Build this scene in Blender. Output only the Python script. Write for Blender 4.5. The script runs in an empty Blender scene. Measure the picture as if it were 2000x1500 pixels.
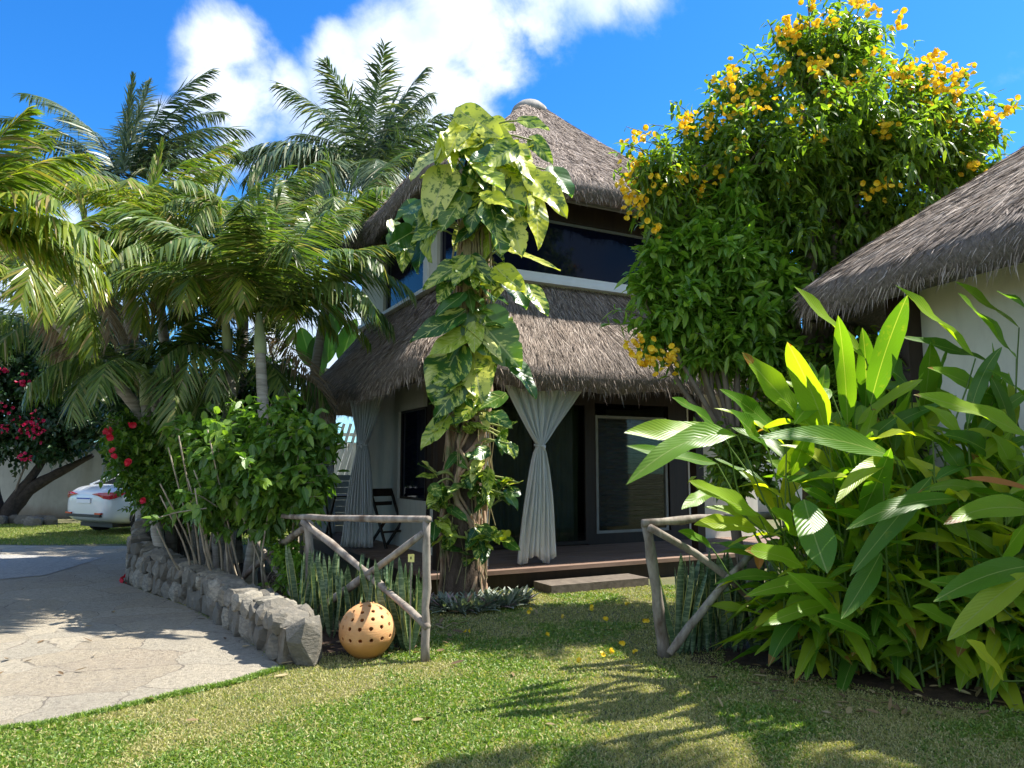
import bpy, bmesh, math, random
import numpy as np
random.seed(7)
RNG = np.random.default_rng(11)
C = bpy.context.scene.collection
sc = bpy.context.scene
R = math.radians
pi = math.pi

# ------------------------------------------------------------------ camera
CAM_H = 1.45; PITCH = R(6.5); F = 1444.0
cam = bpy.data.cameras.new('camera'); co = bpy.data.objects.new('camera', cam); C.objects.link(co)
co.location = (0, 0, CAM_H); co.rotation_euler = (pi/2 + PITCH, 0, 0)
cam.sensor_width = 36; cam.lens = 26; cam.clip_start = 0.05; cam.clip_end = 4000
sc.camera = co
sc.view_settings.view_transform = 'Standard'; sc.view_settings.look = 'None'
sc.view_settings.exposure = 1.32; sc.view_settings.gamma = 1

# ------------------------------------------------------------------ sun and sky
SUN = np.array([.63, .18, 1.0]); SUN = SUN/np.linalg.norm(SUN)
sl = bpy.data.lights.new('sun', 'SUN'); sl.energy = 4.9; sl.angle = R(0.53); sl.color = (1.0, .945, .85)
so = bpy.data.objects.new('sun', sl); C.objects.link(so); so.location = (8, 2, 12)
from mathutils import Vector
so.rotation_euler = Vector(SUN).to_track_quat('Z', 'Y').to_euler()

def P(px, py, D):
    """point at ground depth D (world Y) seen at photo pixel px,py"""
    u = (px-1000)/F; v = (750-py)/F
    d = np.array([u, math.cos(PITCH)-v*math.sin(PITCH), math.sin(PITCH)+v*math.cos(PITCH)])
    return np.array([0, 0, CAM_H]) + d*(D/d[1])
def G(px, py, z=0.):
    u = (px-1000)/F; v = (750-py)/F
    d = np.array([u, math.cos(PITCH)-v*math.sin(PITCH), math.sin(PITCH)+v*math.cos(PITCH)])
    k = (z-CAM_H)/d[2]
    return np.array([0, 0, CAM_H]) + d*k
def DIR(px, py):
    p = P(px, py, 1.) - np.array([0, 0, CAM_H]); return p/np.linalg.norm(p)

w = bpy.data.worlds.new('World'); sc.world = w; w.use_nodes = True
nt = w.node_tree; nt.nodes.clear()
def N(nt, t, **kw):
    n = nt.nodes.new(t)
    for k, v in kw.items():
        if k.startswith('i_'):
            n.inputs[k[2:].replace('_', ' ')].default_value = v
        else: setattr(n, k, v)
    return n
def L(nt, a, b): nt.links.new(a, b)
def mth(nt, op, a, b=None, clamp=False):
    n = N(nt, 'ShaderNodeMath', operation=op, use_clamp=clamp)
    for i, x in enumerate((a, b)):
        if x is None: continue
        if isinstance(x, (int, float)): n.inputs[i].default_value = x
        else: L(nt, x, n.inputs[i])
    return n.outputs[0]
def mixc(nt, fac, a, b, blend='MIX'):
    n = N(nt, 'ShaderNodeMix', data_type='RGBA', blend_type=blend)
    for i, x in ((0, fac), (6, a), (7, b)):
        if isinstance(x, (int, float)): n.inputs[i].default_value = x
        elif isinstance(x, (tuple, list)): n.inputs[i].default_value = (*x[:3], 1)
        else: L(nt, x, n.inputs[i])
    return n.outputs[2]
def ramp(nt, fac, stops, interp='LINEAR'):
    n = N(nt, 'ShaderNodeValToRGB'); e = n.color_ramp.elements; n.color_ramp.interpolation = interp
    while len(e) < len(stops): e.new(.5)
    for k, (p, c) in enumerate(stops):
        e[k].position = p; e[k].color = (*c[:3], 1) if isinstance(c, (tuple, list)) else (c, c, c, 1)
    L(nt, fac, n.inputs[0]); return n.outputs[0]
sky = N(nt, 'ShaderNodeTexSky', sky_type='NISHITA', sun_disc=False, sun_elevation=math.asin(SUN[2]),
        sun_rotation=math.atan2(SUN[0], SUN[1]), air_density=1.0, dust_density=0.3, ozone_density=3.0)
hsv = N(nt, 'ShaderNodeHueSaturation'); hsv.inputs['Saturation'].default_value = 1.30; hsv.inputs['Value'].default_value = 1.0
L(nt, sky.outputs[0], hsv.inputs['Color'])
tc = N(nt, 'ShaderNodeTexCoord')
ns = N(nt, 'ShaderNodeTexNoise', noise_dimensions='3D'); ns.inputs['Scale'].default_value = 6.5
ns.inputs['Detail'].default_value = 12; ns.inputs['Roughness'].default_value = .60; ns.inputs['Distortion'].default_value = .25
L(nt, tc.outputs['Generated'], ns.inputs['Vector'])
acc = None
nrm0 = lambda v: np.array(v)/np.linalg.norm(v)
for (px, py, rad, wgt) in [(430, 90, .06, 1.05), (450, 190, .075, 1.05), (480, 270, .07, .95), (560, 190, .05, .8), (660, 110, .05, .85), (700, 190, .08, 1.0), (800, 110, .09, 1.15), (880, 30, .09, 1.15), (960, 90, .08, 1.05),
                           (1060, 10, .08, 1.0), (1130, -30, .07, .95), (860, 200, .10, 1.05), (600, 290, .08, .9), (720, 310, .09, .95), (330, 230, .035, .8), (390, 330, .05, .95), (330, 320, .03, .8), (1250, -120, .1, .8),
                           (30, 620, .12, 1.), (200, 560, .12, .9), (600, 640, .14, 1.), (520, 500, .1, .9), (1980, 130, .03, .38), ((-.5, -.8, .35), 0, .9, 1.), ((.6, -.7, .5), 0, .85, 1.), ((0, -.5, .9), 0, .6, .9), ((-.9, -.1, .3), 0, .4, .9)]:  # direction tuples: unseen clouds behind the camera, added to raise ambient fill
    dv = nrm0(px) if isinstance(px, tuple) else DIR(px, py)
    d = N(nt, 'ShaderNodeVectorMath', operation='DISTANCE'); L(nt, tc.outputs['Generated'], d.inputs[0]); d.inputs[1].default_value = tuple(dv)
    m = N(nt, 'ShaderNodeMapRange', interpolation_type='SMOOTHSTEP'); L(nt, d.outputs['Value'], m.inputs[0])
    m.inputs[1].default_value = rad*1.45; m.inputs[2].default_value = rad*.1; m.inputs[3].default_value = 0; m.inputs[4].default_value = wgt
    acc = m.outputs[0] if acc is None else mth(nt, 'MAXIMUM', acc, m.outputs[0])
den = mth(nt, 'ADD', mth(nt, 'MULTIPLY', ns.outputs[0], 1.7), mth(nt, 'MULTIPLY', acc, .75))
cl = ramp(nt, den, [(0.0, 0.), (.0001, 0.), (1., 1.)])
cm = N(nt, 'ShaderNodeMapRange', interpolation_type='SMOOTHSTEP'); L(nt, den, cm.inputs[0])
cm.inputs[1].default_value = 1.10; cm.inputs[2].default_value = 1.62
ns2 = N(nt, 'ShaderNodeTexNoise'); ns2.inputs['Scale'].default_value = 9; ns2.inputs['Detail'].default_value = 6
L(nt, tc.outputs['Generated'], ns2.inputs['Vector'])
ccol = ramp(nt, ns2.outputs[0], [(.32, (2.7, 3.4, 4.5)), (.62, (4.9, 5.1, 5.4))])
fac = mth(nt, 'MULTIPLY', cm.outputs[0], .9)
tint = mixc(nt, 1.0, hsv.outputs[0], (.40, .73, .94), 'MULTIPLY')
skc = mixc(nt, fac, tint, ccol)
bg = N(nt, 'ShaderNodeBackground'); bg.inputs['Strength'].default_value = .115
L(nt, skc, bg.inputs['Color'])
wo = N(nt, 'ShaderNodeOutputWorld'); L(nt, bg.outputs[0], wo.inputs['Surface'])

# ------------------------------------------------------------------ mesh helpers
class MB:
    def __init__(s): s.v = []; s.f = []; s.uv = []; s.n = 0
    def add(s, V, Fs, UV=None):
        V = np.asarray(V, float).reshape(-1, 3)
        s.v.append(V); s.uv.append(np.asarray(UV, float) if UV is not None else V[:, :2]*1.0)
        for f in (Fs if isinstance(Fs, (list, tuple)) and len(Fs) and isinstance(Fs[0], np.ndarray) else [np.asarray(Fs)]):
            if len(f): s.f.append(f.astype(np.int64)+s.n)
        s.n += len(V); return s
    def build(s, name, m, parent=None, world=True, smooth=False):
        V = np.concatenate(s.v); UV = np.concatenate(s.uv)
        if parent is not None and world:
            V = V - np.array(parent.location)
            a = -parent.rotation_euler.z
            if a: V = np.stack([V[:, 0]*math.cos(a)-V[:, 1]*math.sin(a), V[:, 0]*math.sin(a)+V[:, 1]*math.cos(a), V[:, 2]], 1)
        me = bpy.data.meshes.new(name)
        tot = np.concatenate([np.full(len(f), f.shape[1]) for f in s.f])
        lv = np.concatenate([f.ravel() for f in s.f])
        st = np.concatenate([[0], np.cumsum(tot)[:-1]])
        me.vertices.add(len(V)); me.vertices.foreach_set('co', V.astype(np.float32).ravel())
        me.loops.add(len(lv)); me.loops.foreach_set('vertex_index', lv.astype(np.int32))
        me.polygons.add(len(tot)); me.polygons.foreach_set('loop_start', st.astype(np.int32)); me.polygons.foreach_set('loop_total', tot.astype(np.int32))
        me.polygons.foreach_set('use_smooth', np.full(len(tot), smooth))
        ul = me.uv_layers.new(name='UVMap'); ul.data.foreach_set('uv', UV[lv].astype(np.float32).ravel())
        me.update(calc_edges=True); me.validate()
        me.materials.append(m)
        o = bpy.data.objects.new(name, me); C.objects.link(o)
        if parent is not None: o.parent = parent
        return o
def nrm(a):
    a = np.asarray(a, float); return a/np.maximum(np.linalg.norm(a, axis=-1, keepdims=True), 1e-9)
def tag(o, label=None, cat=None, group=None, kind=None):
    if label: o['label'] = label
    if cat: o['category'] = cat
    if group: o['group'] = group
    if kind: o['kind'] = kind
    return o
def thing(name, label, cat, loc=(0, 0, 0), rz=0, group=None):
    o = bpy.data.objects.new(name, None); C.objects.link(o); o.empty_display_size = .2
    o.location = tuple(float(x) for x in loc); o.rotation_euler = (0, 0, rz)
    return tag(o, label, cat, group)
def single(name, mb, m, label, cat, loc, group=None, smooth=False):
    """thing that is one mesh, origin at loc"""
    V0 = np.array(loc, float); mb.v = [v-V0 for v in mb.v]
    o = mb.build(name, m, smooth=smooth); o.location = tuple(V0); return tag(o, label, cat, group)
BOXF = np.array([[0, 3, 2, 1], [4, 5, 6, 7], [0, 1, 5, 4], [1, 2, 6, 5], [2, 3, 7, 6], [3, 0, 4, 7]])
def box(mb, a, b, T=None):
    x0, y0, z0 = a; x1, y1, z1 = b
    V = np.array([[x0, y0, z0], [x1, y0, z0], [x1, y1, z0], [x0, y1, z0], [x0, y0, z1], [x1, y0, z1], [x1, y1, z1], [x0, y1, z1]], float)
    if T is not None: V = T(V)
    mb.add(V, BOXF)
def beam(mb, a, b, wx, wz):
    """box beam from a to b"""
    a = np.array(a, float); b = np.array(b, float); d = nrm(b-a)
    up = np.array([0, 0, 1.]) if abs(d[2]) < .95 else np.array([0, 1., 0])
    s = nrm(np.cross(d, up)); u = np.cross(s, d)
    V = [p + s*i*wx/2 + u*j*wz/2 for p in (a, b) for i, j in ((-1, -1), (1, -1), (1, 1), (-1, 1))]
    mb.add(V, np.array([[0, 1, 2, 3], [7, 6, 5, 4], [0, 4, 5, 1], [1, 5, 6, 2], [2, 6, 7, 3], [3, 7, 4, 0]]))
def tube(mb, pts, rad, sides=8, cap=True, rough=0.):
    pts = np.asarray(pts, float); n = len(pts); rad = np.broadcast_to(np.asarray(rad, float), (n,))
    T = np.gradient(pts, axis=0); T = nrm(T)
    ref = np.array([0, 0, 1.]) if abs(T[0][2]) < .9 else np.array([1., 0, 0])
    V = []; s = nrm(np.cross(T[0], ref))
    ang = np.linspace(0, 2*pi, sides, endpoint=False)
    for i in range(n):
        s = nrm(s - T[i]*np.dot(s, T[i])); u = np.cross(T[i], s)
        r = rad[i]*(1+rough*RNG.normal(size=sides)) if rough else np.full(sides, rad[i])
        V.append(pts[i] + (np.cos(ang)*r)[:, None]*s + (np.sin(ang)*r)[:, None]*u)
    V = np.concatenate(V)
    UV = np.array([[k/sides, i/max(n-1, 1)] for i in range(n) for k in range(sides)])
    Fq = np.array([[i*sides+k, i*sides+(k+1) % sides, (i+1)*sides+(k+1) % sides, (i+1)*sides+k] for i in range(n-1) for k in range(sides)])
    fs = [Fq]
    if cap: fs += [np.array([list(range(sides))[::-1]]), np.array([[(n-1)*sides+k for k in range(sides)]])]
    mb.add(V, fs, UV)
def interp(pts, n):
    """smooth Catmull-Rom through pts"""
    pts = np.asarray(pts, float)
    if len(pts) == 2: return pts[0] + (pts[1]-pts[0])*np.linspace(0, 1, n)[:, None]
    q = np.vstack([2*pts[0]-pts[1], pts, 2*pts[-1]-pts[-2]]); out = []
    for t in np.linspace(0, len(pts)-1-1e-6, n):
        i = int(t); f = t-i; a, b, c, d = q[i:i+4]
        out.append(.5*((2*b)+(c-a)*f+(2*a-5*b+4*c-d)*f*f+(3*b-a-3*c+d)*f**3))
    return np.array(out)

# leaf templates
def tmpl3(ts, ws):
    t = [0.]; s = [0.]; f3 = []; f4 = []
    for tt, ww in zip(ts, ws): t += [tt]*3; s += [-ww, 0, ww]
    t.append(1.); s.append(0.); k = len(ts); e = len(t)-1
    f3 += [[0, 2, 1], [0, 3, 2]]
    for i in range(k-1):
        a = 1+3*i; f4 += [[a, a+1, a+4, a+3], [a+1, a+2, a+5, a+4]]
    a = 1+3*(k-1); f3 += [[a, a+1, e], [a+1, a+2, e]]
    return np.array(t), np.array(s), [np.array(f3), np.array(f4, int).reshape(-1, 4)]
def tmpl2(ts, ws, w0=.3):
    t = [0., 0.]; s = [-w0, w0]
    for tt, ww in zip(ts, ws): t += [tt]*2; s += [-ww, ww]
    t.append(1.); s.append(0.); k = len(ts); f4 = []
    for i in range(k): f4.append([2*i, 2*i+1, 2*i+3, 2*i+2])
    return np.array(t), np.array(s), [np.array([[2*k, 2*k+1, 2*k+2]]), np.array(f4)]
T_SMALL = tmpl3([.35, .7], [.5, .36])
T_OVAL = tmpl3([.12, .4, .75], [.3, .5, .36])
T_LONG = tmpl3([.05, .12, .2, .3, .4, .5, .6, .7, .8, .88, .95], [.14, .28, .38, .46, .5, .5, .48, .43, .34, .24, .12])
T_BLADE = tmpl2([.5], [.42], .5)
T_PIN = tmpl2([.25, .6], [.5, .4], .22)
T_SNAKE = tmpl3([.1, .35, .6, .8, .93], [.32, .46, .5, .42, .22])
T_PET = tmpl3([.45, .8], [.35, .5])
def leafset(mb, base, dr, up, Ln, W, T, droop=0., fold=0., curl=0., wave=0.):
    base = np.asarray(base, float).reshape(-1, 3); n = len(base)
    dr = nrm(np.broadcast_to(dr, (n, 3))); up = np.broadcast_to(up, (n, 3))
    Ln = np.broadcast_to(Ln, (n,))[:, None, None]; W = np.broadcast_to(W, (n,))[:, None, None]
    droop = np.broadcast_to(droop, (n,))[:, None, None]
    side = nrm(np.cross(dr, up)+1e-6); nn = np.cross(side, dr)
    t, s, fs = T; t_ = t[None, :, None]; s_ = s[None, :, None]
    cr = np.broadcast_to(curl, (n,))[:, None, None]
    V = base[:, None]+dr[:, None]*Ln*t_+side[:, None]*W*s_+nn[:, None]*(fold*W*np.abs(s_)*2)
    V = V + np.array([0, 0, -1.])*droop*Ln*t_**2 + nn[:, None]*cr*Ln*(t_**2)
    if wave:
        ph = RNG.random((n, 1, 1))*6.28; fq = 6+7*RNG.random((n, 1, 1))
        V = V + nn[:, None]*(wave*W*(np.abs(s_)*2)**1.5*np.sin(t_*fq+ph+np.sign(s_)*1.4)) + side[:, None]*(wave*.55*Ln*t_**2*np.sin(ph*3))
    k = len(t); UV = np.stack([s+.5, t], 1); UV = np.tile(UV, (n, 1))
    off = (np.arange(n)*k)[:, None, None]
    mb.add(V.reshape(-1, 3), [(f[None]+off).reshape(-1, f.shape[1]) for f in fs if len(f)], UV)
def rdir(n):
    return nrm(RNG.normal(size=(n, 3)))

# ------------------------------------------------------------------ materials
def newmat(name):
    m = bpy.data.materials.new(name); m.use_nodes = True; t = m.node_tree
    b = t.nodes['Principled BSDF']; return m, t, b
def objco(t): return N(t, 'ShaderNodeTexCoord').outputs['Object']
def noise(t, vec, scale, detail=4, rough=.55, dist=0.):
    n = N(t, 'ShaderNodeTexNoise'); n.inputs['Scale'].default_value = scale; n.inputs['Detail'].default_value = detail
    n.inputs['Roughness'].default_value = rough; n.inputs['Distortion'].default_value = dist
    if vec is not None: L(t, vec, n.inputs['Vector'])
    return n.outputs[0]
def bump(t, b, h, strength=.5, dist=.02):
    n = N(t, 'ShaderNodeBump'); n.inputs['Strength'].default_value = strength; n.inputs['Distance'].default_value = dist
    L(t, h, n.inputs['Height']); L(t, n.outputs[0], b.inputs['Normal'])
def scalevec(t, v, s):
    n = N(t, 'ShaderNodeMapping'); n.inputs['Scale'].default_value = s; L(t, v, n.inputs['Vector']); return n.outputs[0]
def mat_noise(name, c1, c2, scale=8, rough=.8, bmp=.3, bdist=.01, bscale=None, stretch=(1, 1, 1), stain=None, spec=.3):
    m, t, b = newmat(name); v = scalevec(t, objco(t), stretch)
    f = noise(t, v, scale, 6, .6)
    col = ramp(t, f, [(.3, c1), (.7, c2)])
    if stain:
        f2 = noise(t, v, stain[1], 5, .6); col = mixc(t, ramp(t, f2, [(.5, 0.), (.68, 1.)]), col, stain[0])
    L(t, col, b.inputs['Base Color']); b.inputs['Roughness'].default_value = rough
    b.inputs['Specular IOR Level'].default_value = spec
    if bmp: bump(t, b, noise(t, v, bscale or scale*3, 5, .65), bmp, bdist)
    return m
def leaf_mat(name, cols, trans=.35, rough=.42, tcol=None, midrib=None, veins=0, patch=None, spec=.5):
    """cols: list of (pos,colour) picked per leaf"""
    m, t, b = newmat(name)
    g = N(t, 'ShaderNodeNewGeometry'); rnd = g.outputs['Random Per Island']
    col = ramp(t, rnd, cols)
    uv = N(t, 'ShaderNodeTexCoord').outputs['UV']; sep = N(t, 'ShaderNodeSeparateXYZ'); L(t, uv, sep.inputs[0])
    u, v = sep.outputs[0], sep.outputs[1]
    au = mth(t, 'ABSOLUTE', mth(t, 'SUBTRACT', u, .5))
    if patch: col = patch(t, col, u, v, au, rnd)
    if midrib:
        col = mixc(t, mth(t, 'MULTIPLY', mth(t, 'LESS_THAN', au, midrib[0]), .7), col, midrib[1])
    if veins:
        a = mth(t, 'SUBTRACT', v, mth(t, 'MULTIPLY', au, .55))
        wv = mth(t, 'SINE', mth(t, 'MULTIPLY', a, veins))
        bump(t, b, wv, .22, .003)
    L(t, col, b.inputs['Base Color']); b.inputs['Roughness'].default_value = rough
    b.inputs['Specular IOR Level'].default_value = spec
    tr = N(t, 'ShaderNodeBsdfTranslucent')
    tc_ = mixc(t, 1.0, col, tcol or (1.5, 1.7, .55), 'MULTIPLY'); L(t, tc_, tr.inputs['Color'])
    mx = N(t, 'ShaderNodeMixShader'); mx.inputs[0].default_value = trans
    L(t, b.outputs[0], mx.inputs[1]); L(t, tr.outputs[0], mx.inputs[2])
    L(t, mx.outputs[0], t.nodes['Material Output'].inputs['Surface'])
    return m

def white_wall(name, c1, c2, dirt=None, z0=0, z1=.6):
    m, t, b = newmat(name); v = objco(t)
    col = ramp(t, noise(t, v, 1.7, 6, .65), [(.3, c1), (.7, c2)])
    fine = noise(t, scalevec(t, v, (1, 1, .25)), 9, 5, .6)
    col = mixc(t, ramp(t, fine, [(.48, 0.), (.8, .45)]), col, tuple(x*.75 for x in c1))
    if dirt:
        sp = N(t, 'ShaderNodeSeparateXYZ'); L(t, v, sp.inputs[0])
        mr = N(t, 'ShaderNodeMapRange'); mr.inputs[1].default_value = z1; mr.inputs[2].default_value = z0
        L(t, mth(t, 'ADD', sp.outputs[2], mth(t, 'MULTIPLY', noise(t, v, 2.2, 4), .5)), mr.inputs[0])
        col = mixc(t, mr.outputs[0], col, dirt)
    L(t, col, b.inputs['Base Color']); b.inputs['Roughness'].default_value = .85
    bump(t, b, noise(t, v, 45, 4, .6), .25, .004)
    return m

def mat_thatch():
    m, t, b = newmat('thatch')
    g = N(t, 'ShaderNodeNewGeometry')
    col = ramp(t, g.outputs['Random Per Island'], [(0, (.10, .075, .058)), (.35, (.24, .185, .145)), (.75, (.40, .32, .26)), (1, (.60, .51, .43))])
    v = objco(t)
    col = mixc(t, ramp(t, noise(t, v, 1.3, 5, .6), [(.38, 0.), (.7, .38)]), col, (.19, .165, .15))
    L(t, col, b.inputs['Base Color']); b.inputs['Roughness'].default_value = .8; b.inputs['Specular IOR Level'].default_value = .25
    return m
def mat_thatch_base():
    m, t, b = newmat('thatch_base'); v = scalevec(t, objco(t), (1, 1, .5))
    f = noise(t, v, 40, 6, .7)
    L(t, ramp(t, f, [(.3, (.10, .08, .065)), (.7, (.28, .23, .20))]), b.inputs['Base Color']); b.inputs['Roughness'].default_value = .95
    bump(t, b, f, 1., .03); return m
M_THATCH = mat_thatch(); M_THB = mat_thatch_base()
M_WALL = white_wall('cream_plaster', (.62, .60, .50), (.70, .68, .58))
M_TRIM = mat_noise('white_trim', (.72, .72, .68), (.8, .8, .77), 5, .6, .1)
M_PERI = white_wall('stained_render', (.34, .34, .31), (.46, .46, .42), (.16, .10, .045), .15, .75)
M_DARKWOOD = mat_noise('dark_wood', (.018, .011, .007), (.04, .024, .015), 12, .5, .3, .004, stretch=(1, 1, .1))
M_DECK = mat_noise('deck_wood', (.16, .10, .075), (.28, .19, .14), 9, .65, .4, .004, stretch=(.15, 1, 1))
M_GREYB = mat_noise('grey_beam', (.22, .22, .20), (.30, .30, .27), 7, .7, .2)
M_STEP = mat_noise('step_stone', (.08, .065, .05), (.17, .14, .11), 10, .8, .5)
M_BARK = mat_noise('bark', (.11, .085, .065), (.22, .18, .14), 14, .9, .8, .01, stretch=(1, 1, .3))
M_PALE = mat_noise('palm_bark', (.20, .18, .15), (.42, .39, .33), 6, .85, .6, .008, stretch=(.6, .6, 5))
M_SHAFT = mat_noise('crown_shaft', (.22, .30, .14), (.42, .45, .26), 5, .55, .2, .004, stretch=(1, 1, .4))
M_POLE = mat_noise('weathered_pole', (.15, .12, .10), (.36, .32, .27), 13, .85, .7, .006, stretch=(1, 1, .35), stain=((.10, .07, .05), 6))
M_RED = leaf_mat('red_petal', [(0, (.45, .008, .02)), (1, (.62, .02, .06))], .3, .5, (1.3, .6, .6))
M_MAG = leaf_mat('magenta_bract', [(0, (.38, .005, .06)), (1, (.60, .02, .12))], .4, .5, (1.3, .5, .6))
M_YEL = leaf_mat('yellow_petal', [(0, (.86, .52, .012)), (1, (.92, .70, .05))], .3, .5, (1.15, 1.1, .5))

# palms
M_PALM = leaf_mat('palm_leaf', [(0, (.045, .09, .022)), (.45, (.09, .155, .03)), (.8, (.16, .22, .045)), (.93, (.24, .24, .09)), (1, (.34, .28, .17))], .3, .43, spec=.5)
M_PALMY = leaf_mat('yellow_palm_leaf', [(0, (.09, .15, .025)), (.5, (.17, .24, .03)), (.8, (.28, .30, .04)), (.93, (.32, .24, .08)), (1, (.35, .27, .17))], .42, .36, spec=.5)
M_COCO = leaf_mat('coconut_leaf', [(0, (.03, .062, .03)), (.5, (.06, .10, .045)), (.88, (.11, .15, .07)), (1, (.26, .25, .15))], .22, .42, spec=.5)
M_RACH = mat_noise('frond_stalk', (.14, .19, .05), (.32, .33, .12), 6, .5, .1)
M_TEC = leaf_mat('bush_leaf', [(0, (.06, .125, .018)), (.5, (.105, .20, .028)), (.85, (.18, .29, .04)), (1, (.32, .42, .055))], .5, .36, tcol=(2.1, 2.0, .5), midrib=(.06, (.13, .2, .05)))
M_TECB = leaf_mat('young_leaf', [(0, (.08, .19, .022)), (.6, (.15, .29, .03)), (1, (.27, .41, .05))], .42, .34, midrib=(.06, (.2, .3, .07)))
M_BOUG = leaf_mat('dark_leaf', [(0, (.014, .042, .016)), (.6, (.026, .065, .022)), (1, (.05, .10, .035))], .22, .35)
M_SHRUB = leaf_mat('shrub_leaf', [(0, (.06, .14, .02)), (.6, (.10, .20, .03)), (1, (.22, .33, .045))], .38, .32, midrib=(.04, (.15, .24, .06)), veins=60)
M_HIB = leaf_mat('hibiscus_leaf', [(0, (.05, .12, .015)), (.7, (.09, .18, .02)), (1, (.18, .26, .03))], .38, .38)

def ginger_patch(t, col, u, v, au, rnd):
    blot = noise(t, scalevec(t, N(t, 'ShaderNodeTexCoord').outputs['Object'], (1, 1, 1)), 11, 5, .7)
    col = mixc(t, ramp(t, blot, [(.60, 0.), (.74, .5)]), col, (.34, .34, .04))
    # brown dry tips on some leaves
    f = noise(t, scalevec(t, N(t, 'ShaderNodeTexCoord').outputs['Object'], (1, 1, 1)), 14, 3)
    a = mth(t, 'ADD', v, mth(t, 'MULTIPLY', mth(t, 'SUBTRACT', f, .5), .25))
    r2 = mth(t, 'FRACT', mth(t, 'MULTIPLY', rnd, 17.3))
    lim = mth(t, 'SUBTRACT', 1.12, mth(t, 'MULTIPLY', mth(t, 'POWER', r2, 3.), .25))
    col = mixc(t, mth(t, 'GREATER_THAN', a, lim), col, (.28, .13, .035))
    stripe = mth(t, 'SINE', mth(t, 'MULTIPLY', mth(t, 'SUBTRACT', v, mth(t, 'MULTIPLY', au, .9)), 190.))
    return mixc(t, mth(t, 'MULTIPLY', mth(t, 'ADD', stripe, 1.), .035), col, (.30, .42, .07))
M_GING = leaf_mat('ginger_leaf', [(0, (.06, .17, .02)), (.3, (.12, .26, .022)), (.65, (.26, .40, .03)), (1, (.48, .50, .04))], .52, .36, tcol=(1.8, 1.75, .35),
                  midrib=(.018, (.34, .42, .14)), veins=110, patch=ginger_patch, spec=.45)
M_DEADL = leaf_mat('litter_leaf', [(0, (.10, .06, .03)), (.6, (.22, .15, .07)), (1, (.38, .30, .16))], .1, .8)
M_DEAD = leaf_mat('dead_leaf', [(0, (.30, .11, .02)), (1, (.42, .18, .04))], .3, .6, (1.2, 1, .6))
def pothos_patch(t, col, u, v, au, rnd):
    col = mixc(t, ramp(t, au, [(.0, 0.), (.5, .5)]), col, (.03, .10, .02))
    a = mth(t, 'SUBTRACT', v, mth(t, 'MULTIPLY', au, .8))
    cx = N(t, 'ShaderNodeCombineXYZ'); L(t, mth(t, 'MULTIPLY', a, 8.), cx.inputs[0]); L(t, mth(t, 'MULTIPLY', u, 3.0), cx.inputs[1]); L(t, mth(t, 'MULTIPLY', rnd, 40.), cx.inputs[2])
    f = noise(t, cx.outputs[0], 1., 6, .68)
    r2 = mth(t, 'FRACT', mth(t, 'MULTIPLY', rnd, 7.7))
    th = mth(t, 'ADD', f, mth(t, 'MULTIPLY', mth(t, 'SUBTRACT', r2, .5), .30))
    return mixc(t, ramp(t, th, [(.50, 0.), (.56, 1.)]), col, ramp(t, f, [(.5, (.34, .43, .04)), (.68, (.62, .64, .22))]))
M_POTH = leaf_mat('variegated_leaf', [(0, (.028, .095, .015)), (.7, (.05, .14, .02)), (1, (.10, .19, .025))], .33, .33, tcol=(1.2, 1.4, .5),
                  midrib=(.014, (.45, .50, .2)), veins=55, patch=pothos_patch, spec=.55)
M_POTHY = leaf_mat('yellow_variegated_leaf', [(0, (.48, .54, .03)), (.5, (.56, .60, .05)), (1, (.70, .70, .25))], .36, .34,
                   midrib=(.014, (.55, .55, .25)), veins=55, tcol=(1.05, 1.1, .4),
                   patch=lambda t, col, u, v, au, rnd: mixc(t, ramp(t, noise(t, scalevec(t, N(t, 'ShaderNodeTexCoord').outputs['Object'], (1, 1, 1)), 9, 5, .7), [(.52, 0.), (.58, .9)]), col, (.06, .15, .02)))
def snake_patch(t, col, u, v, au, rnd):
    f = noise(t, scalevec(t, N(t, 'ShaderNodeTexCoord').outputs['Object'], (8, 8, 55)), 1., 3, .6)
    col = mixc(t, ramp(t, f, [(.48, 0.), (.56, .75)]), col, (.17, .23, .13))
    return mixc(t, mth(t, 'GREATER_THAN', au, .40), col, (.36, .36, .10))
M_SNAKE = leaf_mat('snake_leaf', [(0, (.035, .075, .035)), (1, (.07, .12, .05))], .12, .4, patch=snake_patch)
M_RHOE = leaf_mat('rhoeo_leaf', [(0, (.12, .16, .12)), (.6, (.22, .26, .20)), (.85, (.36, .38, .32)), (1, (.26, .12, .16))], .15, .5)
M_BAN = leaf_mat('banana_leaf', [(0, (.05, .14, .03)), (1, (.09, .2, .04))], .35, .4, midrib=(.03, (.25, .35, .12)), veins=200)

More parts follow.
